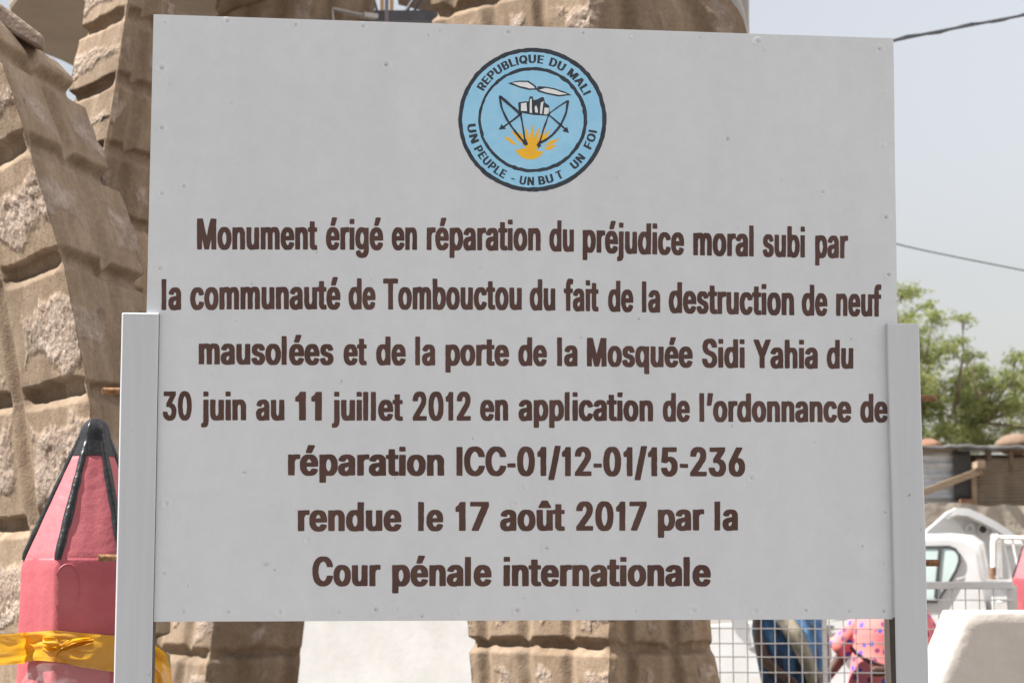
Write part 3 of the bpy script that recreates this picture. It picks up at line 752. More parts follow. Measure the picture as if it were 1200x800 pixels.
# lettering ------------------------------------------------------------
GLYPHS = """-|260|241,230 29,231 15,229 7,224 4,218 4,166 7,156 18,150 231,149 245,151 253,156 255,162 256,214 253,224
/|299|324,580 177,581 163,577 157,570 -37,-64 -39,-86 -34,-92 -25,-96 119,-97 133,-93 141,-85 337,554 337,572
0|544|317,563 236,564 188,560 146,547 104,525 71,497 40,453 27,427 15,389 6,341 1,261 6,197 13,159 22,127 29,107 47,73 74,39 112,9 142,-7 162,-13 186,-19 224,-23 312,-24 358,-19 400,-7 440,14 476,46 505,87 516,111 530,153 539,203 541,239 541,303 539,335 525,401 516,429 498,463 471,499 434,529 404,545 378,553 354,560|276,462 298,448 313,431 328,407 338,385 349,345 355,305 357,269 355,235 349,195 341,165 330,135 312,107 300,94 278,79 268,78 250,89 234,105 217,129 206,155 194,199 187,251 187,285 195,343 204,379 215,405 232,433 244,446 266,461
1|370|291,555 171,556 157,553 147,545 107,492 43,455 34,445 34,377 37,367 53,360 121,360 129,355 130,67 130,-1 133,-9 139,-13 153,-16 285,-16 299,-12 305,-5 306,539 303,549
2|544|324,563 227,564 195,561 145,549 103,529 69,503 47,477 34,453 25,417 23,383 27,373 39,368 185,368 199,371 207,378 214,411 225,433 243,453 267,465 290,457 310,441 322,421 326,401 326,381 318,357 296,323 281,306 23,59 20,47 22,-7 27,-12 35,-15 59,-16 499,-16 513,-13 521,-7 522,63 519,69 511,74 497,76 277,76 268,79 273,87 369,176 464,273 478,291 498,323 507,347 512,371 512,415 504,451 488,481 470,503 443,525 411,543 367,557
3|544|488,555 51,556 39,554 31,549 28,539 29,479 31,471 39,466 53,464 255,464 264,461 260,453 135,327 132,317 133,259 137,251 147,247 231,246 269,238 297,225 315,209 325,197 332,181 338,155 332,127 322,107 305,92 279,78 257,74 233,82 209,99 198,115 186,145 181,151 169,156 149,156 15,156 1,151 -3,141 1,107 5,93 15,71 31,49 53,29 79,12 111,-3 141,-13 183,-21 219,-24 307,-24 341,-21 373,-15 417,-2 447,14 477,37 496,57 517,94 524,115 528,149 524,193 512,225 500,245 482,265 451,289 413,308 377,318 355,322 350,327 500,479 502,489 502,543 497,551
5|544|481,555 83,556 71,554 62,549 58,539 24,275 24,265 27,259 41,253 115,244 189,244 203,248 239,267 255,271 265,271 281,264 297,253 319,229 332,199 337,169 330,137 317,113 299,93 283,82 269,77 255,79 232,93 214,113 201,146 193,151 181,154 39,154 25,151 17,145 16,135 24,91 30,77 46,53 65,33 90,13 138,-9 191,-22 223,-24 309,-24 341,-21 371,-15 423,4 449,20 477,45 499,73 513,99 523,135 525,163 523,207 519,227 510,255 493,283 472,309 451,327 429,342 401,354 363,365 331,370 233,370 227,373 226,379 234,451 237,460 241,463 473,464 490,469 495,479 495,541 493,549
6|544|428,555 269,556 259,555 249,550 80,329 49,279 29,233 23,205 21,181 23,133 37,87 47,67 63,46 95,18 121,3 153,-11 195,-21 251,-24 347,-21 381,-14 419,1 450,19 480,47 500,73 514,103 520,125 522,149 520,207 512,235 503,257 484,283 454,311 421,329 389,341 367,345 349,348 311,348 305,351 309,361 440,529 442,537 441,547|273,258 299,243 313,229 329,199 336,167 330,135 318,111 295,87 277,77 269,76 243,91 223,114 213,135 206,169 213,201 229,229 249,248 263,256
7|544|511,555 43,556 31,554 21,549 18,539 18,477 23,469 31,465 307,464 316,461 315,455 308,443 155,174 62,11 60,3 62,-7 71,-14 87,-16 233,-16 245,-13 253,-8 524,467 526,477 526,543 521,550
A|576|372,555 206,556 194,553 185,547 -35,13 -37,3 -36,-7 -30,-12 -20,-16 136,-16 150,-13 160,-3 211,125 216,133 224,136 358,134 364,126 417,-5 422,-11 430,-15 590,-16 604,-12 610,-5 610,9 604,27 392,537 384,549|290,307 320,233 314,228 284,228 260,228 256,231 255,235 282,304 286,309
B|547|358,555 37,556 23,552 16,543 16,5 17,-7 25,-13 37,-16 277,-16 383,-14 421,-7 463,6 493,22 519,42 539,69 549,89 555,111 557,161 555,183 545,211 527,239 513,254 471,283 473,287 495,302 509,317 521,333 528,351 533,381 534,409 531,433 524,455 513,477 497,497 465,523 445,534 411,546|257,463 289,459 305,454 321,445 336,427 345,405 344,381 339,367 329,351 307,333 287,325 267,320 235,318 211,318 206,325 206,459 215,464|263,229 303,223 330,211 353,189 365,167 369,149 367,135 357,111 339,95 323,86 307,82 245,76 213,76 206,81 206,225 215,230
C|612|368,563 285,564 231,560 177,547 133,528 107,511 87,496 52,461 27,423 8,381 -4,333 -6,309 -8,261 -4,207 9,157 27,115 56,73 93,39 129,15 175,-6 227,-19 275,-24 367,-24 399,-21 455,-10 487,2 513,15 551,41 587,79 605,109 617,135 623,161 623,175 618,181 607,186 547,186 457,186 442,183 435,177 421,145 399,115 363,90 343,82 323,77 287,87 269,95 247,111 224,135 205,163 191,199 182,241 180,269 182,299 191,341 208,381 225,406 245,427 291,455 325,463 349,456 368,447 391,432 409,414 421,395 435,361 447,354 603,352 617,356 623,363 623,375 619,393 604,433 577,473 543,505 509,527 475,543 421,558
D|602|334,555 37,556 21,551 16,541 16,5 17,-7 25,-13 39,-16 291,-16 365,-12 417,-1 471,20 513,46 549,80 577,121 595,165 607,213 609,243 607,325 595,377 575,423 551,459 511,497 465,524 415,543 363,553|237,463 265,461 305,453 333,441 357,426 376,409 385,397 399,374 411,345 422,287 421,251 413,205 400,171 391,153 377,134 353,113 327,97 289,84 247,78 215,76 209,78 206,81 206,455 211,463
E|503|487,555 41,556 29,554 19,549 16,537 16,1 17,-6 21,-11 37,-16 489,-16 501,-11 505,-1 505,63 503,69 497,73 481,76 215,76 208,79 206,87 206,217 209,226 219,228 463,228 479,235 482,247 481,307 477,314 469,318 217,320 209,322 206,333 206,453 208,461 217,464 477,464 491,466 499,471 501,477 502,539 499,549
F|492|485,555 39,556 25,553 17,547 16,535 17,-6 23,-12 37,-16 183,-16 197,-13 203,-9 205,-1 206,73 206,207 209,216 219,218 453,218 469,225 472,237 471,299 467,306 459,310 217,312 209,314 206,325 206,453 208,461 217,464 475,464 489,466 497,471 499,477 500,539 497,549
I|210|181,555 35,556 21,552 14,545 14,1 17,-9 28,-15 175,-16 189,-12 195,-5 196,539 193,549
L|472|191,555 37,556 23,552 16,545 16,-3 23,-12 37,-16 313,-16 467,-16 481,-13 487,-9 489,-3 489,63 483,72 469,76 219,76 208,79 206,89 206,539 203,549
M|754|723,555 537,556 525,554 517,549 384,247 377,239 366,257 237,549 227,554 215,556 39,556 21,550 16,545 16,537 16,-1 19,-9 31,-15 79,-16 181,-16 191,-14 199,-9 202,1 202,155 205,168 213,157 284,-1 290,-9 299,-14 311,-16 445,-16 463,-11 473,7 539,157 547,165 550,153 550,1 553,-9 563,-15 575,-16 715,-16 733,-11 737,-5 738,3 738,539 735,549
N|628|597,555 445,556 433,553 425,547 424,285 421,272 417,274 404,291 229,535 215,551 197,556 41,556 29,554 19,549 16,537 16,3 17,-7 27,-14 41,-16 185,-16 197,-13 204,-7 206,253 209,264 213,262 223,249 413,-11 431,-16 587,-16 599,-15 609,-9 612,3 612,539 609,549
O|640|366,563 285,564 229,560 175,546 127,524 85,494 56,465 34,433 8,381 -4,331 -8,265 -3,205 8,159 17,137 29,113 52,79 93,39 141,9 179,-7 219,-18 273,-23 363,-24 413,-19 465,-6 517,17 556,45 587,77 609,108 632,157 643,205 648,277 643,335 633,377 626,395 611,427 589,459 547,502 507,529 467,546 421,558|329,461 366,447 393,429 413,410 427,389 437,371 449,341 457,305 460,263 457,233 448,193 433,161 415,133 393,111 367,93 329,79 311,79 289,86 263,100 241,116 218,143 205,163 192,195 182,237 180,271 182,301 192,343 206,377 225,405 247,428 275,448 305,459 319,462
P|534|348,555 39,556 24,553 16,545 16,-5 25,-13 43,-16 185,-16 199,-12 205,-6 206,171 209,180 217,182 339,182 369,184 411,192 445,205 481,226 505,249 525,277 536,301 543,325 548,371 542,415 536,439 525,461 505,489 480,511 441,533 403,547 371,553|255,463 291,457 317,446 331,435 339,425 353,395 355,381 355,359 351,339 345,322 331,303 317,291 299,282 261,274 215,274 206,279 206,459 215,464
Q|640|386,562 267,563 231,560 165,542 129,526 103,508 55,462 27,422 9,382 -2,340 -8,280 -4,208 9,156 26,118 35,104 56,74 87,43 135,11 177,-7 219,-18 271,-23 365,-23 387,-21 395,-24 427,-59 443,-67 597,-67 607,-65 615,-60 618,-50 615,-40 557,29 552,40 589,79 618,126 632,160 642,202 648,256 643,332 633,378 613,425 587,462 549,500 507,528 461,548 411,560|327,462 365,448 395,428 413,410 432,382 449,344 457,306 460,268 457,232 448,194 442,180 437,175 421,183 409,185 263,185 247,181 240,174 240,160 263,132 299,88 299,85 295,84 269,96 247,111 228,130 202,170 191,198 182,238 180,270 182,304 197,358 208,382 228,410 249,430 273,447 299,458 317,462
R|539|350,555 37,556 23,552 16,543 16,5 17,-7 25,-13 39,-16 183,-16 199,-12 204,-7 206,1 207,189 215,194 245,192 280,137 364,-1 375,-13 391,-16 549,-16 563,-12 569,-3 567,13 446,211 449,217 481,235 509,260 523,279 537,307 545,341 548,375 545,409 536,443 523,469 507,491 473,519 449,532 409,546|255,463 297,457 321,446 341,427 353,401 357,369 353,347 346,329 335,315 325,306 301,294 269,288 235,286 213,286 206,291 206,459 215,464
S|536|321,563 234,564 196,562 158,555 120,543 83,525 58,508 43,493 23,465 10,433 7,413 7,381 12,353 24,325 54,293 82,275 126,254 174,239 260,217 316,199 342,181 354,163 357,153 356,137 350,121 341,109 328,96 310,85 296,78 270,72 236,81 212,95 192,117 180,153 168,161 12,162 0,160 -8,155 -11,145 -8,125 -5,109 4,83 22,55 48,29 72,12 110,-6 148,-17 198,-24 310,-26 352,-24 394,-16 438,-1 470,15 501,39 518,59 531,79 542,111 545,133 545,167 539,197 524,225 492,257 470,272 420,295 296,327 246,343 216,361 201,377 196,391 196,403 201,419 208,431 220,444 232,453 266,466 296,458 326,439 341,419 350,393 364,385 516,384 528,387 536,393 537,407 535,425 523,461 508,484 481,511 452,530 425,543 400,551 352,562
T|539|541,555 7,556 -5,554 -15,549 -18,539 -18,479 -15,471 -9,467 5,464 167,464 175,459 176,165 176,1 179,-9 189,-15 203,-16 343,-16 353,-14 361,-9 364,3 365,459 373,464 533,464 549,468 554,473 556,479 556,541 553,549
U|620|589,554 437,555 425,552 417,546 416,536 416,198 413,170 407,150 397,130 379,107 351,88 317,76 297,78 279,84 245,106 225,128 214,150 209,168 206,188 206,536 203,548 195,553 183,555 39,555 23,551 17,546 16,540 16,442 16,180 18,150 24,122 32,102 47,76 68,50 99,24 133,4 187,-14 229,-22 267,-25 357,-25 407,-20 445,-12 479,0 525,26 551,48 573,74 594,114 601,140 604,164 604,536 601,548
Y|566|586,555 424,556 408,552 398,543 290,387 284,382 277,387 176,533 160,552 144,556 -8,556 -28,552 -35,543 -35,533 -32,525 124,303 186,213 187,1 190,-9 198,-14 210,-16 354,-16 370,-12 375,-7 377,1 378,213 597,525 600,533 600,545 596,551
a|467|290,400 189,401 123,392 91,383 67,372 43,358 28,346 6,322 -5,300 -5,284 7,276 77,259 161,259 175,265 191,286 203,296 219,305 235,309 251,302 263,290 271,274 273,258 269,250 257,245 115,228 87,222 53,210 24,196 1,175 -12,156 -18,134 -20,106 -18,80 -11,58 -1,42 17,21 35,7 63,-8 87,-16 119,-23 147,-25 237,-25 265,-23 301,-16 439,-15 455,-10 459,-5 460,2 460,272 452,310 444,326 427,348 397,371 375,382 345,392|273,152 275,144 270,120 259,100 249,89 229,76 209,67 199,68 182,78 172,90 168,106 173,121 183,132 207,144 253,152
b|509|179,555 28,556 14,552 8,545 8,-5 14,-12 28,-16 172,-16 230,-24 316,-24 350,-22 390,-12 430,6 456,24 474,42 499,75 514,111 523,161 523,217 514,267 500,301 476,334 450,358 427,373 402,384 356,397 330,399 196,400 193,409 193,543 188,550|266,307 286,297 304,282 314,269 330,233 337,201 337,185 330,145 323,125 312,107 301,93 286,81 272,72 262,70 248,76 232,88 220,101 212,113 205,125 197,149 192,189 198,233 215,271 238,295 256,305
c|475|318,399 193,400 167,397 137,391 83,369 57,351 31,326 13,302 4,285 -5,263 -13,225 -16,185 -13,149 -3,109 11,78 33,49 63,21 87,5 127,-12 171,-22 203,-24 301,-24 359,-16 393,-4 421,10 445,28 463,46 480,69 488,87 490,99 489,109 483,115 475,118 403,133 327,133 311,127 293,97 281,84 261,72 247,69 229,77 213,89 201,101 188,121 178,147 173,173 173,203 177,227 187,253 199,273 217,291 235,303 251,307 269,300 292,281 309,253 325,246 405,246 475,261 483,265 489,271 489,287 476,315 452,343 437,355 415,369 383,384 345,395
d|509|488,555 339,556 323,552 318,547 317,541 316,409 313,400 181,400 155,397 127,391 93,378 76,369 57,355 27,325 9,299 -5,267 -13,229 -15,177 -13,147 -2,103 9,78 24,55 48,29 77,7 91,-1 121,-13 161,-22 193,-24 281,-24 335,-16 481,-16 491,-14 499,-9 502,3 502,539 499,549|247,307 262,301 275,291 291,275 300,263 312,231 318,189 312,147 304,125 294,107 282,93 267,80 251,71 243,70 227,77 211,90 201,101 189,120 179,145 173,169 172,201 181,241 197,273 225,298 239,306
e|485|314,399 195,400 163,397 125,388 89,373 51,347 29,325 11,299 -3,267 -11,239 -15,179 -13,145 -2,105 13,75 27,55 59,23 89,3 121,-10 173,-22 211,-24 301,-24 359,-18 391,-8 421,5 455,28 471,46 484,63 494,87 491,101 477,107 405,121 327,121 313,115 296,91 283,80 269,72 253,68 233,74 215,84 197,102 186,119 177,147 177,151 183,153 477,154 491,157 499,163 500,225 494,263 480,299 460,329 429,357 395,377 355,391|249,307 267,299 288,281 301,261 308,243 305,239 299,238 237,238 185,238 180,241 179,245 187,263 205,285 229,302
f|305|285,581 166,581 138,575 108,563 92,553 73,537 60,519 50,499 43,475 39,399 32,396 -32,395 -44,391 -48,385 -49,327 -44,317 -28,312 34,311 38,310 41,305 42,-6 48,-12 58,-16 114,-16 208,-16 220,-12 225,-7 228,307 236,312 312,312 324,317 328,323 329,381 324,390 308,396 234,396 230,398 227,403 227,431 229,445 234,459 242,470 252,474 314,475 326,480 330,489 346,543 345,563 340,568 328,573 306,579
g|510|286,400 197,401 161,398 125,390 93,378 57,356 27,326 11,302 -1,278 -13,232 -15,182 -9,134 -3,112 8,86 27,59 55,32 83,15 115,1 157,-9 193,-11 311,-10 314,-14 314,-24 306,-42 296,-54 281,-66 263,-73 245,-77 227,-72 211,-64 175,-32 161,-26 81,-26 47,-39 15,-54 7,-62 8,-80 26,-104 53,-127 87,-145 123,-157 169,-165 199,-167 297,-167 357,-161 389,-153 425,-138 449,-123 473,-101 490,-76 500,-48 502,-18 501,384 495,391 481,395 333,394|251,306 279,290 300,264 312,234 318,192 311,148 303,128 293,112 282,100 265,88 251,82 241,82 213,97 199,112 190,126 175,164 173,180 173,206 177,228 183,246 203,280 227,300 243,307
h|492|179,555 28,556 14,552 8,545 8,-5 16,-13 30,-16 172,-16 182,-14 190,-9 193,3 193,229 198,253 205,271 215,285 230,297 246,305 256,304 268,297 286,277 296,253 299,229 301,-7 308,-13 320,-16 468,-16 482,-9 485,1 485,241 483,277 475,307 462,333 436,361 406,381 384,389 364,395 332,400 220,400 204,398 196,400 193,409 193,543 188,550
i|200|177,555 34,556 18,552 13,547 11,541 11,475 14,467 26,461 168,460 184,464 190,469 191,475 191,541 188,549|179,395 28,396 14,392 8,385 7,1 10,-9 22,-15 172,-16 186,-12 192,-5 193,379 190,389
j|200|175,556 33,557 15,552 10,542 10,474 13,466 24,460 167,459 184,464 189,474 189,542 187,550|179,394 29,395 15,391 9,384 7,-26 1,-50 -9,-64 -21,-69 -55,-73 -67,-80 -68,-146 -63,-154 -54,-158 51,-159 101,-152 127,-142 147,-131 167,-112 183,-88 191,-62 194,-30 194,376 191,388
l|227|158,555 18,556 4,552 -3,545 -3,1 0,-9 11,-15 152,-16 166,-12 172,-5 173,539 170,549
m|732|589,401 462,401 428,395 388,381 340,398 314,402 206,402 170,396 28,396 12,390 8,385 7,377 7,3 10,-9 18,-14 28,-16 166,-16 180,-15 190,-9 193,3 194,245 198,263 207,281 218,293 230,302 240,304 251,299 262,287 270,269 273,247 273,135 273,1 274,-6 278,-11 288,-15 300,-16 436,-16 452,-11 456,-6 457,1 457,231 460,255 466,273 475,289 492,303 504,306 516,299 527,289 536,269 539,251 539,3 542,-9 552,-15 564,-16 702,-16 720,-11 724,-6 725,1 725,255 723,287 716,313 706,335 696,347 668,373 640,388
n|492|339,399 220,400 182,394 30,396 18,394 10,389 7,377 7,3 8,-5 12,-11 30,-16 168,-16 180,-15 190,-9 193,3 193,231 199,257 206,273 218,287 234,299 250,305 259,303 276,291 286,279 294,259 299,227 299,3 302,-9 312,-15 326,-16 464,-16 474,-14 482,-9 485,3 485,241 483,277 476,305 461,335 443,355 426,369 396,385 368,394
o|498|310,399 197,400 169,397 135,390 97,376 59,353 31,325 10,297 -5,263 -13,227 -15,199 -13,151 -3,109 15,71 45,36 63,20 85,6 131,-13 171,-22 187,-22 287,-24 325,-22 367,-13 393,-4 411,4 435,20 465,48 488,79 502,111 510,139 512,161 512,215 510,237 502,265 483,304 469,323 442,351 412,371 361,391 331,397|251,307 281,291 302,269 312,251 320,229 324,211 326,183 320,147 312,125 302,107 290,93 277,82 259,71 247,69 229,77 213,88 201,100 189,119 177,151 173,173 172,199 179,231 187,253 197,271 227,299 241,306
p|509|321,400 232,401 176,395 28,395 14,391 8,384 8,-148 14,-155 28,-159 170,-159 188,-154 192,-149 193,-142 193,-32 196,-23 330,-23 352,-21 388,-13 424,2 452,21 484,54 502,80 512,106 518,130 523,166 523,214 521,236 512,274 501,298 488,318 455,354 420,376 380,391 346,398|270,306 284,299 301,286 321,258 332,226 337,182 329,140 312,106 296,89 282,78 268,71 260,71 246,78 228,91 208,120 198,148 193,190 194,210 199,234 206,254 216,272 227,286 242,298 260,306
q|509|286,400 197,401 151,396 119,389 91,377 57,356 27,326 11,302 1,282 -13,230 -15,180 -9,130 -3,108 10,78 33,43 53,23 73,9 117,-11 155,-21 181,-23 311,-22 316,-26 316,-40 317,-144 318,-150 323,-155 339,-159 479,-159 493,-156 501,-150 502,-138 502,380 497,389 483,394 333,394|251,306 281,286 301,259 312,232 318,188 311,146 302,122 291,104 279,90 263,77 249,71 239,71 209,91 191,118 177,152 173,174 173,204 179,234 186,254 197,272 209,286 227,300 241,306
r|311|307,401 216,402 168,396 28,396 16,393 9,387 7,375 7,-1 10,-9 18,-14 46,-16 172,-16 184,-13 192,-7 193,235 196,251 202,267 211,281 228,295 242,302 256,306 328,306 344,313 347,323 346,389 342,394 334,398
s|438|297,399 160,400 114,392 74,377 40,357 20,337 6,311 1,285 4,241 15,217 40,193 68,176 102,163 234,134 252,124 262,111 262,97 252,83 232,70 218,67 202,72 188,82 178,95 166,117 152,123 72,123 6,111 -10,103 -13,97 -13,87 -5,63 9,41 29,21 68,-4 98,-14 132,-21 170,-24 264,-24 328,-17 370,-4 403,15 428,37 445,63 450,77 453,95 450,137 440,161 416,185 394,200 354,216 216,248 200,256 191,267 189,281 196,293 208,304 224,310 240,303 252,291 267,269 282,262 368,262 428,274 442,281 445,295 438,314 426,333 406,355 378,375 356,385 324,394
t|272|192,507 46,508 30,504 24,499 23,493 23,407 21,399 14,396 -34,395 -46,389 -49,381 -49,329 -46,319 -32,312 14,312 22,307 23,77 26,57 33,39 57,11 86,-6 126,-18 162,-20 252,-20 278,-18 304,-10 309,-5 311,1 307,31 299,57 294,64 280,69 222,70 214,77 210,87 207,109 208,307 214,311 280,312 296,317 301,327 301,379 298,389 286,395 216,396 209,399 207,407 206,495 202,502
u|492|471,394 320,395 310,393 302,388 299,378 299,160 297,138 291,118 275,94 262,83 244,74 230,77 210,95 204,104 196,126 193,150 193,378 192,384 188,389 178,394 168,395 30,395 14,391 9,386 7,380 7,288 7,132 10,100 16,74 28,50 43,30 68,9 92,-4 120,-14 172,-21 262,-21 312,-15 470,-14 482,-8 485,6 485,378 482,388
é|485|392,581 237,582 219,577 209,564 158,451 158,433 171,425 305,424 323,429 335,443 405,553 406,563 405,573|314,399 195,400 163,397 125,388 89,373 51,347 29,325 11,299 -3,267 -11,239 -15,179 -13,145 -2,105 13,75 27,55 59,23 89,3 121,-10 173,-22 211,-24 301,-24 359,-18 391,-8 421,5 455,28 471,46 484,63 494,87 491,101 477,107 405,121 327,121 313,115 296,91 283,80 269,72 253,68 233,74 215,84 197,102 186,119 177,147 177,151 183,153 477,154 491,157 499,163 500,225 494,263 480,299 460,329 429,357 395,377 355,391|249,307 267,299 288,281 301,261 308,243 305,239 299,238 237,238 185,238 180,241 179,245 187,263 205,285 229,302
û|492|323,580 174,581 164,579 156,574 66,468 60,458 60,446 64,438 78,433 174,433 226,433 244,438 266,433 410,433 422,435 430,440 433,450 430,462 343,566 332,576|471,394 320,395 310,393 302,388 299,378 299,160 297,138 291,118 275,94 262,83 244,74 230,77 210,95 204,104 196,126 193,150 193,378 192,384 188,389 178,394 168,395 30,395 14,391 9,386 7,380 7,288 7,132 10,100 16,74 28,50 43,30 68,9 92,-4 120,-14 172,-21 262,-21 312,-15 470,-14 482,-8 485,6 485,378 482,388
’|212|221,555 63,556 53,554 45,549 40,537 6,325 8,311 21,303 153,302 163,304 171,309 177,323 235,525 234,547
"""
GL = {}
for ln in GLYPHS.strip('\n').split('\n'):
    q = ln.split('|')
    GL[q[0]] = (int(q[1]), [[tuple(map(int, c.split(','))) for c in cs.split()] for cs in q[2:]])
CAP = 553.0


def flat_fill(loops):
    """Fill closed outlines (with their holes); returns vertices and faces."""
    cu = bpy.data.curves.new('outline', 'CURVE')
    cu.dimensions = '2D'
    cu.fill_mode = 'BOTH'
    for c in loops:
        sp = cu.splines.new('POLY')
        sp.points.add(len(c) - 1)
        sp.use_cyclic_u = True
        for p, q in zip(sp.points, c): p.co = (q[0], q[1], 0, 1)
    o = bpy.data.objects.new('outline', cu)
    COL.objects.link(o)
    me = bpy.data.meshes.new_from_object(o.evaluated_get(bpy.context.evaluated_depsgraph_get()))
    vs = [(v.co.x, v.co.y) for v in me.vertices]
    fs = [tuple(p.vertices) for p in me.polygons]
    bpy.data.objects.remove(o)
    bpy.data.curves.remove(cu)
    bpy.data.meshes.remove(me)
    return vs, fs


def word_loops(word, track=38):
    x, out = 0.0, []
    for ch in word:
        adv, cs = GL[ch]
        out += [[(p[0] + x, p[1]) for p in c] for c in cs]
        x += adv + track
    x0 = min(p[0] for c in out for p in c)
    x1 = max(p[0] for c in out for p in c)
    return out, x0, x1


def split_long(c, lim):
    out = []
    for i, p in enumerate(c):
        q = c[(i + 1) % len(c)]
        out.append(p)
        n = int(math.hypot(q[0] - p[0], q[1] - p[1]) / lim)
        for k in range(1, n + 1): out.append((p[0] + (q[0] - p[0]) * k / (n + 1), p[1] + (q[1] - p[1]) * k / (n + 1)))
    return out


LINES = [
 ([(231, 291.5), (500, 292.0), (633, 292.6), (740, 296.3), (850, 298.7), (994, 301.6)], 35,
  [("Monument", 231, 372), ("érigé", 382, 449), ("en", 459, 488.7), ("réparation", 500, 633.7), ("du", 644, 672.7), ("préjudice", 683, 802), ("moral", 812.6, 883.5), ("subi", 894, 943.5), ("par", 955.5, 994)]),
 ([(190, 362.4), (300, 361.5), (600, 361.7), (640, 362.4), (730, 364), (855, 366.9), (1033, 370)], 35,
  [("la", 189.5, 212.5), ("communauté", 223, 399), ("de", 408.5, 440), ("Tombouctou", 449, 611.7), ("du", 621, 651), ("fait", 661, 702), ("de", 713, 742.5), ("la", 752.6, 774), ("destruction", 784, 931), ("de", 940, 969.7), ("neuf", 980, 1033)]),
 ([(233, 426.0), (560, 427.2), (660, 427.8), (920, 430.4), (1000, 430.9)], 32.5,
  [("mausolées", 233, 391), ("et", 402.6, 430), ("de", 440.7, 475.6), ("la", 486.6, 510), ("porte", 522, 596.6), ("de", 607.5, 641), ("la", 653, 677), ("Mosquée", 688, 812), ("Sidi", 823, 873), ("Yahia", 883.5, 958.5), ("du", 969, 1000)]),
 ([(191, 491.3), (700, 491.9), (800, 492.9), (1040, 493.8)], 32.5,
  [("30", 191, 224.7), ("juin", 235.7, 288.5), ("au", 300, 333.3), ("11", 346, 377.3), ("juillet", 389, 472.3), ("2012", 483.6, 551.8), ("en", 562.5, 595.5), ("application", 607.5, 765.4), ("de", 776.6, 808.5), ("l’ordonnance", 819.7, 997.5), ("de", 1008, 1040)]),
 ([(337, 555.7), (873, 557.0)], 32.8, [("réparation", 337.5, 520.5), ("ICC-01/12-01/15-236", 535, 873)]),
 ([(349, 621.0), (865, 620.2)], 32.8, [("rendue", 349, 470.5), ("le", 490, 519.5), ("17", 533.7, 573), ("août", 586, 662), ("2017", 675, 757.5), ("par", 770.7, 825), ("la", 837, 864.5)]),
 ([(366, 685.2), (832, 685.4)], 33, [("Cour", 366, 446), ("pénale", 459.6, 576), ("internationale", 590, 832.6)]),
]
_FILL = {}


def glyph_fill(ch):
    """Filled outline of one letter, in glyph units."""
    if ch not in _FILL: _FILL[ch] = flat_fill([split_long(c, 90) for c in GL[ch][1]])
    return _FILL[ch]


for bpts, cap, words in LINES:
    bxs, bys = [p[0] for p in bpts], [p[1] for p in bpts]
    row = MB()
    for w, xl, xr in words:
        _, x0, x1 = word_loops(w)
        sx = (xr - xl) / (x1 - x0)
        adv = 0.0
        for ch in w:
            vs, fs = glyph_fill(ch)
            res = []
            for gx, gy in vs:
                px = xl + (gx + adv - x0) * sx
                py = float(np.interp(px, bxs, bys)) - gy * cap / CAP
                px += 0.3 * float(vnoise(px * 0.3, py * 0.3, 1.5)); py += 0.3 * float(vnoise(px * 0.3, py * 0.3, 8.5))
                res.append(SS(px, py, 0.0004))
            row.add(res, fs)
            adv += GL[ch][0] + 38
    row.build('lettering', M['ink'], panel)

# round emblem ----------------------------------------------------------
EM = MB()
E_MATS = [M['black'], M['blue'], M['yellow'], M['white']]


def epx(cx, cy): return 520 + cx / 4.0, 40 + cy / 4.0


def epoly(loops, layer, mi, wob=2.0):
    """Painted patch; coordinates are quarter photo pixels within the emblem's square."""
    res = []
    for c in loops:
        cc = []
        for x, y in split_long(c, 14):
            cc.append((x + wob * float(vnoise(x * .06, y * .06, 3.5 + layer)), -(y + wob * float(vnoise(x * .06, y * .06, 6.5 + layer)))))
        res.append(cc)
    vs, fs = flat_fill([[(x * 10, y * 10) for x, y in c] for c in res])
    EM.add([SS(*epx(x / 10, -y / 10), 0.0004 + 0.0002 * layer) for x, y in vs], fs, mi)


def ell(cx, cy, rx, ry, n=72): return [(cx + rx * math.cos(2 * PI * k / n), cy + ry * math.sin(2 * PI * k / n)) for k in range(n)]


def stroke(pts, w, layer, mi):
    """Brush stroke of varying width through pts."""
    P = []
    for i in range(len(pts) - 1):
        for k in range(6): P.append((pts[i][0] + (pts[i + 1][0] - pts[i][0]) * k / 6, pts[i][1] + (pts[i + 1][1] - pts[i][1]) * k / 6))
    P.append(pts[-1])
    for _ in range(2): P = [P[0]] + [((P[i - 1][0] + P[i][0] * 2 + P[i + 1][0]) / 4, (P[i - 1][1] + P[i][1] * 2 + P[i + 1][1]) / 4) for i in range(1, len(P) - 1)] + [P[-1]]
    Lf, Rt = [], []
    for i, p in enumerate(P):
        a, b = P[max(i - 1, 0)], P[min(i + 1, len(P) - 1)]
        dx, dy = b[0] - a[0], b[1] - a[1]; l = math.hypot(dx, dy) or 1
        ww = w * 0.5 * (1 + 0.3 * float(vnoise(p[0] * .05, p[1] * .05, 4.2)))
        Lf.append((p[0] - dy / l * ww, p[1] + dx / l * ww)); Rt.append((p[0] + dy / l * ww, p[1] - dx / l * ww))
    epoly([Lf + Rt[::-1]], layer, mi, 0.6)


epoly([ell(416, 402, 347, 337)], 0, 0, 3)
epoly([ell(415, 402, 328, 317)], 1, 1, 3)
epoly([ell(417, 402, 255, 246)], 2, 0, 3)
epoly([ell(415, 402, 240, 231)], 3, 1, 4)


def arc_word(w, a0, a1, rb, cap, bottom):
    loops, x0, x1 = word_loops(w, 70)
    res = []
    for c in loops:
        cc = []
        for gx, gy in split_long(c, 90):
            t = (gx - x0) / (x1 - x0)
            a = R(a0 + (a1 - a0) * t)
            h = gy * cap / CAP
            r = rb - h if bottom else rb + h
            cc.append((416 + r * math.sin(a), 402 + r * math.cos(a) if bottom else 402 - r * math.cos(a)))
        res.append(cc)
    epoly(res, 2, 0, 1.2)


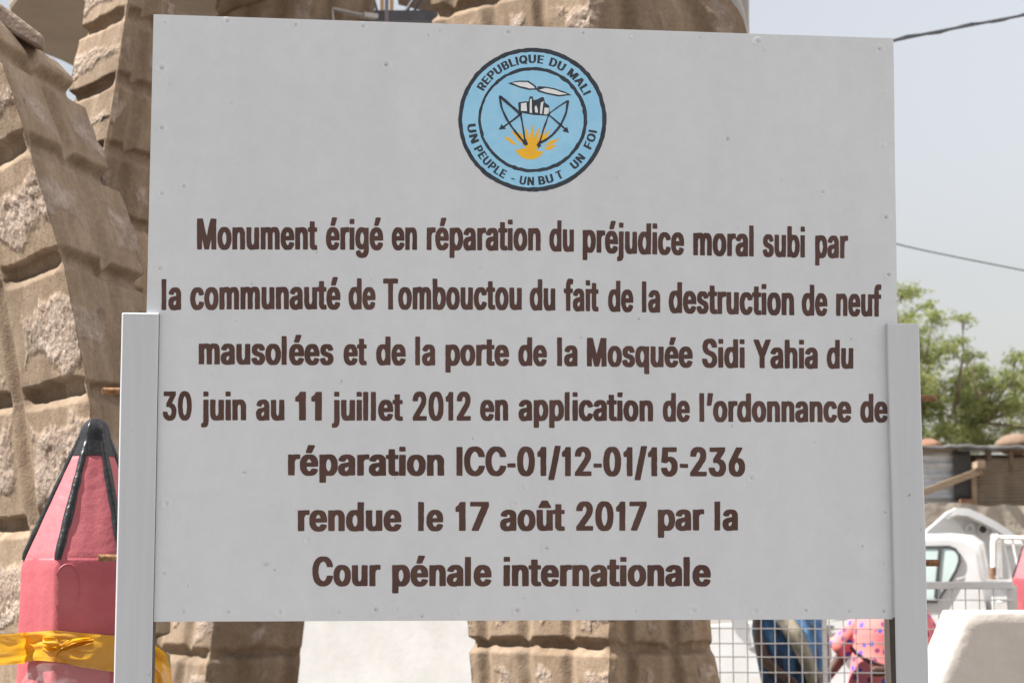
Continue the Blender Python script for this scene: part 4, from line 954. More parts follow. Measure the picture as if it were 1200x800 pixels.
for w, a0, a1 in (("REPUBLIQUE", -60, 10.5), ("DU", 16.5, 32), ("MALI", 37, 65)): arc_word(w, a0, a1, 266, 38, False)
for w, a0, a1 in (("UN", -86, -68), ("PEUPLE", -64, -26), ("-", -20, -16.5), ("UN", -12, 1.5), ("BU", 5.5, 19.5), ("T", 23, 29), ("UN", 40, 54.5), ("FOI", 62.5, 80)): arc_word(w, a0, a1, 306, 38, True)
# vulture
epoly([[(300, 232), (350, 218), (398, 221), (430, 243), (440, 262), (400, 263), (345, 250)]], 4, 0)
epoly([[(318, 231), (352, 225), (394, 228), (420, 245), (428, 256), (400, 256), (350, 243)]], 5, 3)
epoly([[(434, 262), (440, 246), (475, 247), (522, 256), (560, 268), (598, 288), (540, 294), (480, 284), (445, 272)]], 4, 0)
epoly([[(446, 262), (476, 254), (520, 263), (556, 275), (580, 284), (540, 286), (482, 276)]], 5, 3)
# mosque
epoly([[(349, 322), (384, 317), (398, 318), (403, 294), (416, 294), (420, 312), (440, 306), (458, 296), (470, 298), (474, 322), (494, 336), (497, 384), (462, 384), (420, 380), (384, 374), (352, 366)]], 4, 0)
for pl in ([(362, 326), (388, 323), (390, 363), (362, 361)], [(404, 306), (412, 304), (413, 372), (402, 370)], [(428, 368), (426, 345), (433, 334), (440, 350), (441, 370)],
           [(455, 322), (468, 316), (460, 376), (450, 374)], [(472, 346), (492, 348), (491, 379), (469, 377)]): epoly([pl], 5, 3, 1.2)
# bows, strings, arrows
stroke([(262, 290), (270, 345), (296, 402), (330, 452), (362, 492), (388, 516)], 9, 6, 0)
stroke([(264, 293), (310, 333), (362, 378)], 13, 6, 0)
stroke([(360, 376), (372, 440), (382, 512)], 7, 6, 0)
stroke([(366, 372), (320, 408), (278, 438)], 8, 6, 0)
epoly([[(258, 448), (270, 424), (292, 446)]], 6, 0, 1)
epoly([[(366, 500), (384, 492), (396, 518), (384, 524), (372, 516)]], 7, 0, 1)
stroke([(582, 312), (574, 372), (548, 428), (512, 472), (478, 498), (444, 514)], 10, 6, 0)
stroke([(580, 314), (534, 344), (488, 378)], 7, 6, 0)
stroke([(492, 380), (470, 440), (448, 514)], 7, 6, 0)
stroke([(486, 374), (530, 412), (572, 448)], 7, 6, 0)
epoly([[(586, 464), (556, 456), (578, 436)]], 6, 0, 1)
epoly([[(434, 520), (446, 504), (456, 524), (444, 536)]], 7, 0, 1)
# rising sun
epoly([[(334, 546), (368, 536), (400, 542), (430, 544), (466, 552), (450, 576), (420, 588), (382, 585), (352, 568)]], 5, 2)
for ri_, ray_ in enumerate(([(280, 480), (306, 486), (346, 520), (318, 516)], [(306, 446), (340, 470), (372, 510), (350, 500)], [(346, 456), (370, 474), (394, 534), (374, 524)],
             [(378, 430), (398, 468), (404, 522), (388, 504)], [(414, 422), (422, 470), (416, 520), (404, 480)], [(450, 434), (444, 478), (426, 526), (426, 480)],
             [(478, 440), (466, 480), (434, 528), (444, 484)], [(500, 450), (480, 494), (444, 526), (462, 480)], [(468, 528), (500, 500), (546, 490), (514, 516)],
             [(466, 540), (500, 522), (530, 520), (498, 545)], [(376, 508), (396, 488), (414, 480), (432, 488), (450, 508), (446, 536), (412, 547), (384, 540)])): epoly([ray_], 3.4 + 0.12 * ri_, 2)
EM.build('emblem', E_MATS, panel)

# ------------------------------------------------------------------ pencil-shaped bollards
def hexr(a, rot, soft=0.35):
    """Radius factor of a hexagon with softened corners."""
    k = (a - rot) % (PI / 3) - PI / 6
    h = math.cos(PI / 6) / math.cos(k)
    return h * (1 - soft) + soft * 0.945


ZC, ZT, ZW = 1.614, 1.965, 1.235                           # shoulder of the cone, tip, top of the white foot
RB = 0.163


def bollard(label, px, d, rot, tilt, detail=True):
    c = at(px, 655, d); c.z = 0
    t = thing('pencil_bollard', label, 'bollard', c, 'pencil-shaped bollards')
    n = 96

    def rad(z):
        ra = RB * (1 + 0.03 * (ZC - z))
        rb = 0.1595 * (1 - (z - ZC) / (ZT - ZC) * 0.876)
        h = max(0.0, 0.010 - abs(ra - rb)) / 0.010             # rounded shoulder
        return min(ra, rb) - h * h * 0.0030

    def ring(z, rr, rounding=0.35, off=0.0):
        out = []
        for k in range(n):
            a = 2 * PI * k / n
            f = hexr(a, rot, rounding)
            r = rr * f + off + 0.0022 * float(vnoise(math.cos(a) * 3 + px, math.sin(a) * 3, z * 7))
            cx = tilt * max(0, z - ZC)
            out.append(Vector((c.x + r * math.sin(a) + cx, c.y - r * math.cos(a), z)))
        return out
    zs = [ZW + (ZC - 0.035 - ZW) * k / 14 for k in range(15)]
    zc = [ZC - 0.02, ZC - 0.008, ZC + 0.006, ZC + 0.02]
    ztop = ZC + (ZT - ZC) * 0.74
    zz = [ZC + 0.02 + (ztop - ZC - 0.02) * k / 14 for k in range(1, 15)]
    mb = MB()
    mb.loft([ring(z, rad(z)) for z in zs + [ZC - 0.028, ZC - 0.02, ZC - 0.012, ZC - 0.006, ZC + 0.001]])
    mb.build('shaft', M['red'], t, smooth=True, angle=80)
    mb = MB()
    mb.loft([ring(z, rad(z)) for z in [ZC - 0.0005, ZC + 0.006, ZC + 0.012, ZC + 0.018] + zz])
    mb.build('cone', M['faded'], t, smooth=True, angle=80)
    mb = MB(); mb.loft([ring(z, rad(ZW) * 1.002) for z in (-0.02, 0.3, 0.7, 1.0, ZW)])
    mb.build('white_foot', M['lime'], t, smooth=True, angle=50)
    # painted tip, rounded
    mb = MB(); rings = []
    zr0 = ZC + (ZT - ZC) * 0.86
    for k in range(9):
        z = ztop - 0.003 + (zr0 - ztop) * k / 8
        rings.append(ring(z, rad(z) + 0.0018, 0.4))
    for k in range(1, 10):
        q = k / 9
        rings.append(ring(zr0 + (ZT - zr0) * math.sin(q * PI / 2), max(0.003, (rad(zr0) + 0.0018) * math.cos(q * PI / 2) ** 0.8), 0.55))
    mb.loft(rings)
    mb.build('tip', M['tip'], t, smooth=True, angle=80)
    # raised black ribs down the edges of the cone
    for k in range(6):
        a = rot + k * PI / 3
        pts, rr = [], []
        for j in range(26):
            q = j / 25
            z = (ZC - 0.004) + (ZT - 0.022 - ZC) * q
            f = hexr(a, rot)
            r = rad(z) * f - 0.0070
            pts.append(Vector((c.x + r * math.sin(a) + tilt * max(0, z - ZC), c.y - r * math.cos(a), z)))
            rr.append((0.0128 if j > 0 else 0.0105) * (1 - 0.35 * q ** 4) * (1 + 0.16 * float(vnoise(z * 40, k * 3.1, 0.5))))
        mb = MB(); mb.tube(pts, rr, n=10)
        mb.build('rib', M['tip'], t, smooth=True, angle=80)
    return t, c, rad


bollA, cA, radA = bollard('large red pencil-shaped bollard wrapped in yellow tape, beside the left sign post', 102, 5.0, R(-15), 0.035)
bollard('smaller-looking distant red pencil-shaped bollard with white foot, behind the low white wall', 1205.5, 17.0, R(-15), 0.02)

# moulded oval on the front of the near bollard
a_ = R(-12)
pts = []
for k in range(33):
    q = 2 * PI * k / 32
    aa = R(-5) + 0.20 * math.cos(q) + 0.0
    z = 1.548 + 0.052 * math.sin(q) - (0.03 if math.sin(q) < 0 else 0) * (-math.sin(q))
    r = RB * hexr(aa, R(-15)) - 0.0002
    pts.append(Vector((cA.x + r * math.sin(aa), cA.y - r * math.cos(aa), z)))
mb = MB(); mb.tube(pts, 0.0020, n=6)
mb.build('oval_outline', M['red'], bollA, smooth=True, angle=80)

# ------------------------------------------------------------------ yellow tape and clear film round the near bollard
m = mat('yellow_plastic_tape', (0.78, 0.44, 0.06), (0.66, 0.34, 0.03), 6, rough=0.14, coat=0.6, bump=0.8, bscale=16, bdist=0.004)
nt, b = nodes_of(m)
b.inputs["Transmission Weight"].default_value = 0.0
tr = nt.nodes.new("ShaderNodeBsdfTranslucent"); tr.inputs[0].default_value = (0.75, 0.42, 0.02, 1)
ms = nt.nodes.new("ShaderNodeMixShader"); ms.inputs[0].default_value = 0.4
nt.links.new(b.outputs[0], ms.inputs[1]); nt.links.new(tr.outputs[0], ms.inputs[2])
nt.links.new(ms.outputs[0], nt.nodes["Material Output"].inputs[0])
M['tape'] = m
m = bpy.data.materials.new('clear_plastic_film'); m.use_nodes = True
nt, b = nodes_of(m)
b.inputs["Base Color"].default_value = (0.95, 0.95, 0.95, 1); b.inputs["Roughness"].default_value = 0.05
tp = nt.nodes.new("ShaderNodeBsdfTransparent")
ms = nt.nodes.new("ShaderNodeMixShader"); ms.inputs[0].default_value = 0.07
nt.links.new(tp.outputs[0], ms.inputs[1]); nt.links.new(b.outputs[0], ms.inputs[2]); nt.links.new(ms.outputs[0], nt.nodes["Material Output"].inputs[0])
M['film'] = m

tape = thing('caution_tape', 'shiny yellow plastic tape wrapped and knotted round the near red bollard', 'tape', (cA.x, cA.y - RB, 1.38))


def ribbon(path, tops, bots, nw=22, crease=0.006, sd=0.0):
    """path: points along the strip; tops and bots give its upper and lower edge heights."""
    P = []
    n = len(path)
    for i, p in enumerate(path):
        d = (path[min(i + 1, n - 1)] - path[max(i - 1, 0)]); d.z = 0; d.normalize()
        nn = Vector((d.y, -d.x, 0))
        row = []
        for j in range(nw + 1):
            q = j / nw
            z = bots[i] + (tops[i] - bots[i]) * q
            k = crease * float(fbm(i * 0.09 + sd, q * 3.2, 1.3 + sd, 3)) + crease * 0.8 * abs(float(vnoise(i * 0.16 + q * 2.0 + sd, q * 1.5, 7.7)))
            row.append(p + nn * k + Vector((0, 0, z - p.z)))
        P.append(row)
    return P


# band across the front: from far left, touching the bollard, then round its right side
path, tops, bots = [], [], []
for k in range(60):
    q = k / 59
    x = -260 + (28 + 260) * q
    d = 4.55 + 0.33 * q ** 0.8
    p = at(x, 760, d); path.append(p)
    tops.append(z_at(np.interp(x, [-260, 0, 28], [752, 743, 741]), d)); bots.append(z_at(np.interp(x, [-260, 0, 28], [790, 779, 777]), d))
for k in range(1, 60):
    q = k / 59
    aa = R(-62) + R(200) * q
    r = RB * hexr(aa, R(-15)) * 1.01 + 0.008 + 0.014 * math.exp(-((q - 0.02) / 0.08) ** 2)
    p = Vector((cA.x + r * math.sin(aa), cA.y - r * math.cos(aa), 1.4)); path.append(p)
    xx = CX + p.x / p.y * FOC
    tops.append(z_at(np.interp(xx, [28, 70, 100, 134, 190], [741, 738, 741, 744, 748]), p.y))
    bots.append(z_at(np.interp(xx, [28, 52, 80, 100, 134, 190], [777, 773, 776, 781, 786, 792]), p.y))
mb = MB(); mb.grid(ribbon(path, tops, bots, crease=0.010))
o = mb.build('tape_band', M['tape'], tape, smooth=True, angle=180)
# knot of folded tape on the front
mb = MB()
kc = at(70, 752, 4.80)
Pk = []
for i in range(26):
    q = i / 25
    row = []
    for j in range(14):
        w = j / 13 - 0.5
        x = 50 + 58 * q + 4 * math.sin(q * 9)
        y = 755 + 4 * math.sin(q * 5) + w * (24 * (0.75 + 0.4 * math.sin(q * 11) * (1 - q)) * (1 - 0.55 * q))
        dd = 4.795 + 0.02 * math.sin(w * 14 + q * 8) + 0.012 * float(vnoise(q * 9, w * 9, 3.3))
        row.append(at(x, y, dd))
    Pk.append(row)
mb.grid(Pk)
mb.build('knot', M['tape'], tape, smooth=True, angle=180)
# loose end that hangs down to the right of the post
Pk = []
for i in range(30):
    q = i / 29
    row = []
    for j in range(14):
        w = j / 13
        x = np.interp(q, [0, 0.3, 0.6, 1.0], [176, 192, 203, 214]) - w * (34 - 6 * q) + 3 * math.sin(q * 7 + w * 4)
        y = np.interp(q, [0, 0.3, 0.6, 1.0], [752, 766, 783, 880]) + w * 6 + 3 * math.sin(w * 5)
        dd = 4.9 + 0.03 * math.sin(w * 6 + q * 3) + 0.01 * float(vnoise(q * 6, w * 6, 1.3))
        row.append(at(x, y, dd))
    Pk.append(row)
mb = MB(); mb.grid(Pk)
mb.build('loose_end', M['tape'], tape, smooth=True, angle=180)

# clear film bunched below the tape
mb = MB(); Pk = []
for i in range(46):
    q = i / 45
    row = []
    for j in range(26):
        w = j / 25
        aa = R(-58) + R(92) * q
        r = RB * hexr(aa, R(-15)) + 0.006 + 0.022 * abs(float(fbm(q * 7, w * 5, 2.7, 3))) * (1 - abs(2 * w - 1)) + 0.004
        y = np.interp(q, [0, .15, .35, .5, .75, 1.0], [800, 784, 777, 777, 780, 786]) + w * np.interp(q, [0, .3, .6, 1], [40, 60, 60, 40])
        row.append(Vector((cA.x + r * math.sin(aa), cA.y - r * math.cos(aa), z_at(y, 4.82))))
    Pk.append(row)
mb.grid(Pk)
fo = mb.build('plastic_film', M['film'], None, origin=(cA.x, cA.y - RB, 1.32), smooth=True, angle=180)
tag(fo, 'crumpled clear plastic film clinging to the near red bollard under the yellow tape', 'plastic film')

# ------------------------------------------------------------------ white walls
def wall_solid(name, pts, z0, z1, batter, m, label, cat, bev=0.05):
    """Low masonry wall over a ground outline; batter = how much each side leans in at the top."""
    c = Vector((sum(p[0] for p in pts) / len(pts), sum(p[1] for p in pts) / len(pts), 0))
    top = [Vector((p[0] + (c.x - p[0]) * batter, p[1] + (c.y - p[1]) * batter, z1)) for p in pts]
    bot = [Vector((p[0], p[1], z0)) for p in pts]
    mb = MB(); mb.prism(top, bot)
    o = mb.build(name, m, None, origin=c, bevel=bev, segs=4)
    return tag(o, label, cat)


# right foreground wall: corner leans from (1128,718) to (1093,800)
D1 = 7.2
ka, kb = at(1128, 718, D1), at(1093, 800, D1)
zt = ka.z


def lean(z): return ka + (kb - ka) * ((z - ka.z) / (kb.z - ka.z))


mb = MB()
rows = []
for z in [zt, zt - 0.005] + [zt - 0.05 - k * 0.1 for k in range(14)]:
    z = max(z, 0)
    k = lean(z)
    rnd = 0.0 if z < zt - 0.001 else 0.004
    row = []
    L0 = Vector((k.x + 0.11, k.y + 0.85, z)); R0 = Vector((k.x + 2.6, k.y + 0.25, z))
    for q in (0, 0.25, 0.5, 0.75, 0.93): row.append(L0.lerp(k, q) )
    k1, k2 = L0.lerp(k, 0.955), k.lerp(R0, 0.03)
    for s_ in range(7):
        t_ = s_ / 6
        row.append((k1 * (1 - t_) ** 2 + k * 2 * t_ * (1 - t_) + k2 * t_ * t_))
    for q in (0.1, 0.3, 0.6, 1.0): row.append(k.lerp(R0, q))
    row = [Vector((p.x + 0.006 * float(vnoise(p.x * 3, p.z * 3, 1.1)), p.y + rnd, z)) for p in row]
    rows.append(row + [Vector((row[-1].x, row[-1].y + 0.25, z)), Vector((k.x + 0.5, k.y + 0.34, z)), Vector((row[0].x + 0.3, row[0].y + 0.02, z))])
mb.loft(rows[::-1])
o = mb.build('white_wall', M['lime'], None, origin=(ka.x, ka.y, 0), smooth=True, angle=40)
tag(o, 'low dusty whitewashed wall with a lit slanting end, right of the right sign post', 'wall')

# wall behind, between the two inner legs
a0, a1 = at(260, 700, 16.0), at(660, 700, 13.2)
wall_solid('white_wall', [(a0.x, a0.y), (a1.x, a1.y), (a1.x + 0.1, a1.y + 0.5), (a0.x + 0.1, a0.y + 0.5)], 0, 1.50, 0.05, M['limewash'],
           'bright sunlit white wall seen between the two inner stone legs of the monument', 'wall', 0.03)

# ------------------------------------------------------------------ wire mesh fence
DF = 9.0
fx0, fx1 = at(690, 700, DF).x, at(1187, 700, DF).x
fence = thing('mesh_fence', 'white welded wire mesh fence with flat top rail, in front of the people', 'fence', ((fx0 + fx1) / 2, DF, 0))
mb = MB()
zr = z_at(685.5, DF)
mb.box(((fx0 + fx1) / 2, DF, zr), (fx1 - fx0, 0.035, 0.034)); mb.build('top_rail', M['whitemetal'], fence, bevel=0.004)
mb = MB()
cell = 0.0615
x = fx0 + 0.02
rr_ = random.Random(4)
nx_ = int((fx1 - fx0) / cell)
for k in range(nx_):
    xx = fx0 + 0.03 + k * cell + rr_.uniform(-.003, .003)
    mb.tube([(xx + rr_.uniform(-.003, .003), DF, 0.12), (xx, DF + rr_.uniform(-.004, .004), 0.8), (xx, DF, zr - 0.015)], 0.0029, n=5)
for k in range(23):
    zz = zr - 0.06 - k * cell * 1.05
    if zz < 0.1: break
    mb.tube([(fx0, DF - 0.005, zz), ((fx0 * 2 + fx1) / 3, DF - 0.005, zz + rr_.uniform(-.004, .004)), ((fx0 + 2 * fx1) / 3, DF - 0.005, zz + rr_.uniform(-.005, .005)), (fx1, DF - 0.005, zz - 0.006)], 0.0029, n=5)
mb.build('wire_mesh', M['whitemetal'], fence, smooth=True, angle=180)
mb = MB(); mb.box(((fx0 + fx1) / 2, DF, 0.10), (fx1 - fx0, 0.03, 0.03)); mb.build('bottom_rail', M['whitemetal'], fence)
for xx in (fx0, at(966, 700, DF).x, fx1):
    mb = MB(); mb.box((xx, DF + 0.012, zr / 2), (0.02 if xx not in (fx0, fx1) else 0.04, 0.02, zr)); mb.build('fence_post', M['whitemetal'], fence)

# ------------------------------------------------------------------ pickup, rear to the right and nearer
YAW = R(-15)
tk = at(1153, 700, 18.0); tk.z = 0
truck = thing('pickup_truck', 'white single cab pickup with dark framed rear side window, parked behind the mesh fence', 'pickup truck', tk, rz=YAW)
Mt = Matrix.Translation(tk) @ Matrix.Rotation(YAW, 4, 'Z')
Mi = Mt.inverted()
tn = (Mt.to_3x3() @ Vector((0, -1, 0)))


def side(x, y, off=0.0):
    """Local point on the near flank of the pickup seen at a photo pixel."""
    return Mi @ on_plane(x, y, tk + tn * off, tn)


ytop = side(1120, 625).z
print('truck roof z', ytop)
prof = [(-3.55, .52), (-3.58, .80), (-3.52, 1.02), (-3.2, 1.12), (-1.85, 1.22), (-1.30, 1.78), (-1.12, ytop - .07), (-.92, ytop - .015), (-.3, ytop), (-.12, ytop - .02), (-.03, ytop - .09), (0.0, ytop - .3), (0.02, 1.3), (0.02, .52)]


def tum(z): return 0.10 * max(0, (z - 1.25) / 0.75) ** 1.4


def flank(pr, far): return [Vector((x, (1.69 - tum(z)) if far else tum(z), z)) for x, z in pr]


mb = MB()
rings = []
for t in (0, 0.02, 0.06, 0.5, 0.94, 0.98, 1.0):
    ins = {0: 0.05, 0.02: 0.016, 0.06: 0.0, 0.5: -0.025, 0.94: 0, 0.98: 0.016, 1.0: 0.05}[t]
    ring = []
    for (x, z) in prof:
        y = tum(z) + (1.69 - 2 * tum(z)) * t
        cxm, czm = -1.3, 1.2
        zz = z - (ins if z > 1.5 else 0); xx = x - (ins * 0.8 if x > -0.2 and z > 1.5 else 0) + (ins if x < -3 else 0)
        ring.append(Vector((xx, y, zz)))
    rings.append(ring)
mb.loft(rings)
mb.build('cab', M['car'], truck, local=True, smooth=True, angle=28)
# side glass with rubber seal
gl = bpy.data.materials.new('glass_painted_reflection'); gl.use_nodes = True
nt, b = nodes_of(gl)
b.inputs["Base Color"].default_value = (0.46, 0.55, 0.52, 1); b.inputs["Roughness"].default_value = 0.06; b.inputs["Coat Weight"].default_value = 1.0  # bright reflection put into the opaque pale green base colour
M['glass'] = gl
wpx = [(1040, 641), (1112, 640), (1119, 643), (1123.5, 650), (1124, 657), (1120, 668), (1112, 682), (1102, 698), (1098, 704), (1040, 704)]
wl = [side(x, y) for x, y in wpx]
wl = [Vector((p.x, tum(p.z) - 0.012, p.z)) for p in wl]
mb = MB(); mb.prism(wl, [p + Vector((0, 0.03, 0)) for p in wl])
win = mb.build('side_window', M['glass'], truck, local=True)
mb = MB(); mb.tube(wl + [wl[0]], 0.014, n=8)
mb.build('window_seal', M['rubber'], win, local=True, smooth=True, angle=180)
p0, p1 = side(1101.5, 640), side(1096.5, 700)
mb = MB(); mb.bar((p0.x, tum(p0.z) - 0.016, p0.z), (p1.x, tum(p1.z) - 0.016, p1.z), 0.03, 0.02, up=(0, 1, 0))
mb.build('window_divider', M['rubber'], win, local=True)
# far front glass, door seam and handle
mb = MB()
fr = [(-1.62, 1.36), (-1.22, ytop - .10), (-.98, ytop - .10), (-.98, 1.36)]
mb.prism([Vector((x, tum(z) - 0.008, z)) for x, z in fr], [Vector((x, tum(z) + 0.02, z)) for x, z in fr]); mb.build('door_window', M['glass'], truck, local=True)
mb = MB()
ws = [(-1.83, 1.26), (-1.30, 1.80), (-1.16, ytop - .10)]
wz_ = [Vector((x - 0.02, y, z + 0.02)) for (x, z) in ws for y in (0.2, 1.49)]
mb.grid([[Vector((x - 0.015, y, z + 0.012)) for y in (0.2, 0.8, 1.49)] for x, z in ws]); mb.build('windscreen', M['glass'], truck, local=True)
dr = [side(1000, 729), side(986, 729)]
h0 = side(958, 735); h1 = side(978, 735)
mb = MB()
mb.box(((h0.x + h1.x) / 2, -0.012, h0.z), (abs(h1.x - h0.x), 0.03, 0.045)); hd = mb.build('door_handle', M['chrome'], truck, local=True, bevel=0.01)
for xx in (-1.75, -0.86):
    mb = MB(); mb.box((xx, 0.002, 0.95), (0.012, 0.01, 0.75)); mb.build('door_seam', M['greymetal'], truck, local=True)
# flat grey curved patch on the wing
dc = [(856, 722), (858, 732), (863, 742), (870, 750), (877, 756.5), (879.5, 756), (878.5, 742), (876, 728), (875, 722)]
dl = [side(x, y, 0.004) for x, y in dc]
mb = MB(); mb.prism(dl, [p + Vector((0, 0.02, 0)) for p in dl]); mb.build('grey_curve', M['greymetal'], truck, local=True)
# load bed with hooks
bx0, bx1 = 0.07, 2.05
mb = MB()
mb.box(((bx0 + bx1) / 2, 0.02, 1.03), (bx1 - bx0, 0.05, 0.84)); mb.box(((bx0 + bx1) / 2, 1.67, 1.03), (bx1 - bx0, 0.05, 0.84))
mb.box((bx1 - 0.02, 0.845, 1.03), (0.05, 1.6, 0.82)); mb.box((bx0 + 0.02, 0.845, 1.03), (0.05, 1.6, 0.82)); mb.box(((bx0 + bx1) / 2, 0.845, 0.72), (bx1 - bx0 - .1, 1.6, 0.06))
mb.build('load_bed', M['car'], truck, local=True, bevel=0.012)
for k in range(4):
    xx = 0.22 + k * 0.45
    mb = MB(); mb.tube([(xx - .1, -0.05, 1.40), (xx - .05, -0.07, 1.41), (xx + .05, -0.07, 1.41), (xx + .1, -0.05, 1.40)], 0.012); mb.box((xx, -0.02, 1.40), (0.04, 0.06, 0.07))
    mb.build('rope_hook', M['chrome'], truck, local=True)
# rack behind the cab: hoop, slanting rods and bed rail
r0, r1 = side(1164, 627, .0), side(1163, 676, .0)
rack = MB()
xh = r0.x
rack.tube([(xh - 0.01, 0.03, r1.z - 0.02), (xh, 0.03, r1.z), (xh + 0.005, 0.03, r0.z - 0.05), (xh + 0.05, 0.03, r0.z - 0.005)], [0.034, 0.034, 0.034, 0.03], n=10)
rack.tube([(xh + 0.02, 0.05, r0.z - 0.02), (xh + 1.0, 0.05, r0.z - 0.05), (xh + 1.85, 0.05, r0.z - 0.08)], 0.022)
rack.tube([(xh, 1.64, r1.z), (xh, 1.64, r0.z - 0.03), (xh + 0.05, 1.64, r0.z)], 0.034)
rack.tube([(xh, 0.03, r0.z - 0.01), (xh, 1.64, r0.z - 0.01)], 0.03)
rack.tube([(xh + 1.85, 0.03, r0.z - 0.08), (xh + 1.85, 0.03, 1.4)], 0.025)
rack.tube([(xh + 1.85, 1.64, r0.z - 0.08), (xh + 1.85, 1.64, 1.4)], 0.025)
rack.tube([(xh + 0.02, 1.64, r0.z - 0.03), (xh + 1.85, 1.64, r0.z - 0.08)], 0.022)
for k in range(9):
    x0_ = xh + 0.08 + 0.085 * k
    rack.tube([(x0_, 0.05, r0.z - 0.03), (x0_ + 0.06, 0.05, r1.z - 0.02)], 0.013)
rack.build('cargo_rack', M['whitemetal'], truck, local=True, smooth=True, angle=40)
mb = MB(); mb.tube([(xh - 0.1, -0.01, r1.z - 0.04), (xh + 1.95, -0.01, r1.z - 0.05)], 0.024); mb.build('bed_rail', M['chrome'], truck, local=True, smooth=True, angle=180)
mb = MB(); mb.tube([(xh - 0.012, 0.03, r1.z - 0.06), (xh - 0.006, 0.03, r1.z + 0.09)], 0.037, n=10); mb.build('rusty_sleeve', M['clay'], truck, local=True, smooth=True, angle=60)
for x in (-2.98, 1.0):
    for y in (0.06, 1.63):
        w = MB(); rings = []
        prof_ = [(.20, -.10), (.33, -.115), (.385, -.09), (.40, 0), (.385, .09), (.33, .115), (.20, .10)]
        for k in range(32):
            a = 2 * PI * k / 32
            rings.append([Vector((x + r * math.cos(a), y + o, .40 + r * math.sin(a))) for r, o in prof_])
        rings.append(rings[0])
        w.loft(rings, caps=False)
        wh = w.build('wheel', M['rubber'], truck, local=True, smooth=True, angle=50)
        w = MB(); w.tube([(x, y - .085, .40), (x, y - 0.05, .40), (x, y + 0.05, .40), (x, y + .085, .40)], [.20, .215, .215, .20], n=24)
        w.build('rim', M['chrome'], wh, local=True, smooth=True, angle=40)
mb = MB(); mb.box((-3.6, 0.845, .62), (0.16, 1.66, 0.22)); mb.build('bumper', M['greytin'], truck, local=True, bevel=0.03)
mb = MB(); mb.box((-0.75, 0.845, .50), (5.3, 1.2, 0.16)); mb.build('chassis', M['darksteel'], truck, local=True)
for y in (0.25, 1.44):
    mb = MB(); mb.box((-3.57, y, .90), (0.06, 0.24, 0.15)); mb.build('headlight', M['chrome'], truck, local=True, bevel=0.02)
mb = MB(); mb.box((-1.55, -0.16, 1.42), (0.08, 0.16, 0.22)); mb.box((-1.55, -0.04, 1.36), (0.03, 0.12, 0.03)); mb.build('wing_mirror', M['rubber'], truck, local=True, bevel=0.015)

# ------------------------------------------------------------------ white curved sheet behind the cab
DS = 21.5
cv = [(1085, 640), (1085, 621), (1097, 611), (1109, 600), (1119, 595), (1131, 596), (1147, 603), (1162, 611), (1176, 620), (1188, 630), (1196, 642)]
sheet = thing('curved_sheet', 'white curved metal panel with rolled rim and two round holes, behind the pickup cab', 'metal panel', Vector((at(1140, 640, DS).x, DS, 0)))
mb = MB()
low = [Vector((at(1196, 642, DS).x, DS, 0)), Vector((at(1085, 640, DS).x, DS, 0))]
outl = [at(x, y, DS) for x, y in cv] + low
mb.prism(outl, [p + Vector((0, 0.06, 0)) for p in outl])
mb.build('panel_sheet', M['car'], sheet, bevel=0.015)
rimp = [(1111, 598), (1119, 595.5), (1131, 596.5), (1147, 603.5), (1162, 611.5), (1176, 620.5), (1190, 632)]
mb = MB(); P0 = []
for off, dy in ((0, 0), (0.0, -0.20), (0.075, -0.21), (0.085, -0.19), (0.085, -0.02)):
    P0.append([at(x, y, DS) + Vector((-off * 0.3, dy, -off)) for x, y in rimp])
mb.grid(P0); mb.build('rolled_rim', M['car'], sheet, smooth=True, angle=50)
for x, y, r, mm in ((1136, 619, 0.035, 'greymetal'), (1151, 620, 0.042, 'rubber')):
    c = at(x, y, DS - 0.03); hb = MB()
    hb.tube([c, c + Vector((0, -0.03, 0))], [r, r], n=20); hb.build('round_hole', M[mm], sheet)
    ring = [c + Vector((r * 1.15 * math.cos(q), -0.03, r * 1.15 * math.sin(q))) for q in np.linspace(0, 2 * PI, 21)]
    hb = MB(); hb.tube(ring, 0.008, n=6); hb.build('hole_rim', M['whitemetal'], sheet, smooth=True, angle=180)

# ------------------------------------------------------------------ shack of corrugated sheets and matting on a mud wall
DW = 24.0
a0, a1 = at(1020, 592, DW), at(1420, 594, DW)
wz = z_at(592, DW)
mb = MB(); P = []
nn = 60
for lay in (0, 1):
    for j in range(9):
        z = wz * j / 8
        P.append([Vector((a0.x + (a1.x - a0.x) * i / nn, DW - 0.25 * (1 - j / 8) + 0.05 * float(fbm(i * 0.3, j * 0.6, 1.2, 3)) + 0.55 * lay, z + (0.05 * float(fbm(i * 0.25, 3.3, 0.4, 3)) if j == 8 else 0))) for i in range(nn + 1)])
    if lay == 0: front = P; P = []
mb.grid(front)
top_f, top_b = front[-1], P[-1]
mb.grid([top_f, top_b]); mb.grid(P, flip=True)
tag(mb.build('mud_wall', M['mudwall'], None, origin=((a0.x + a1.x) / 2, DW, 0), smooth=True, angle=50), 'pale mud wall under the corrugated shack, behind the white pickup', 'wall')

DK = 24.35
sc0 = at(1130, 600, DK); sc0.z = wz
shack = thing('market_shack', 'makeshift shack of corrugated zinc, timber and straw matting on top of the mud wall', 'shack', sc0)


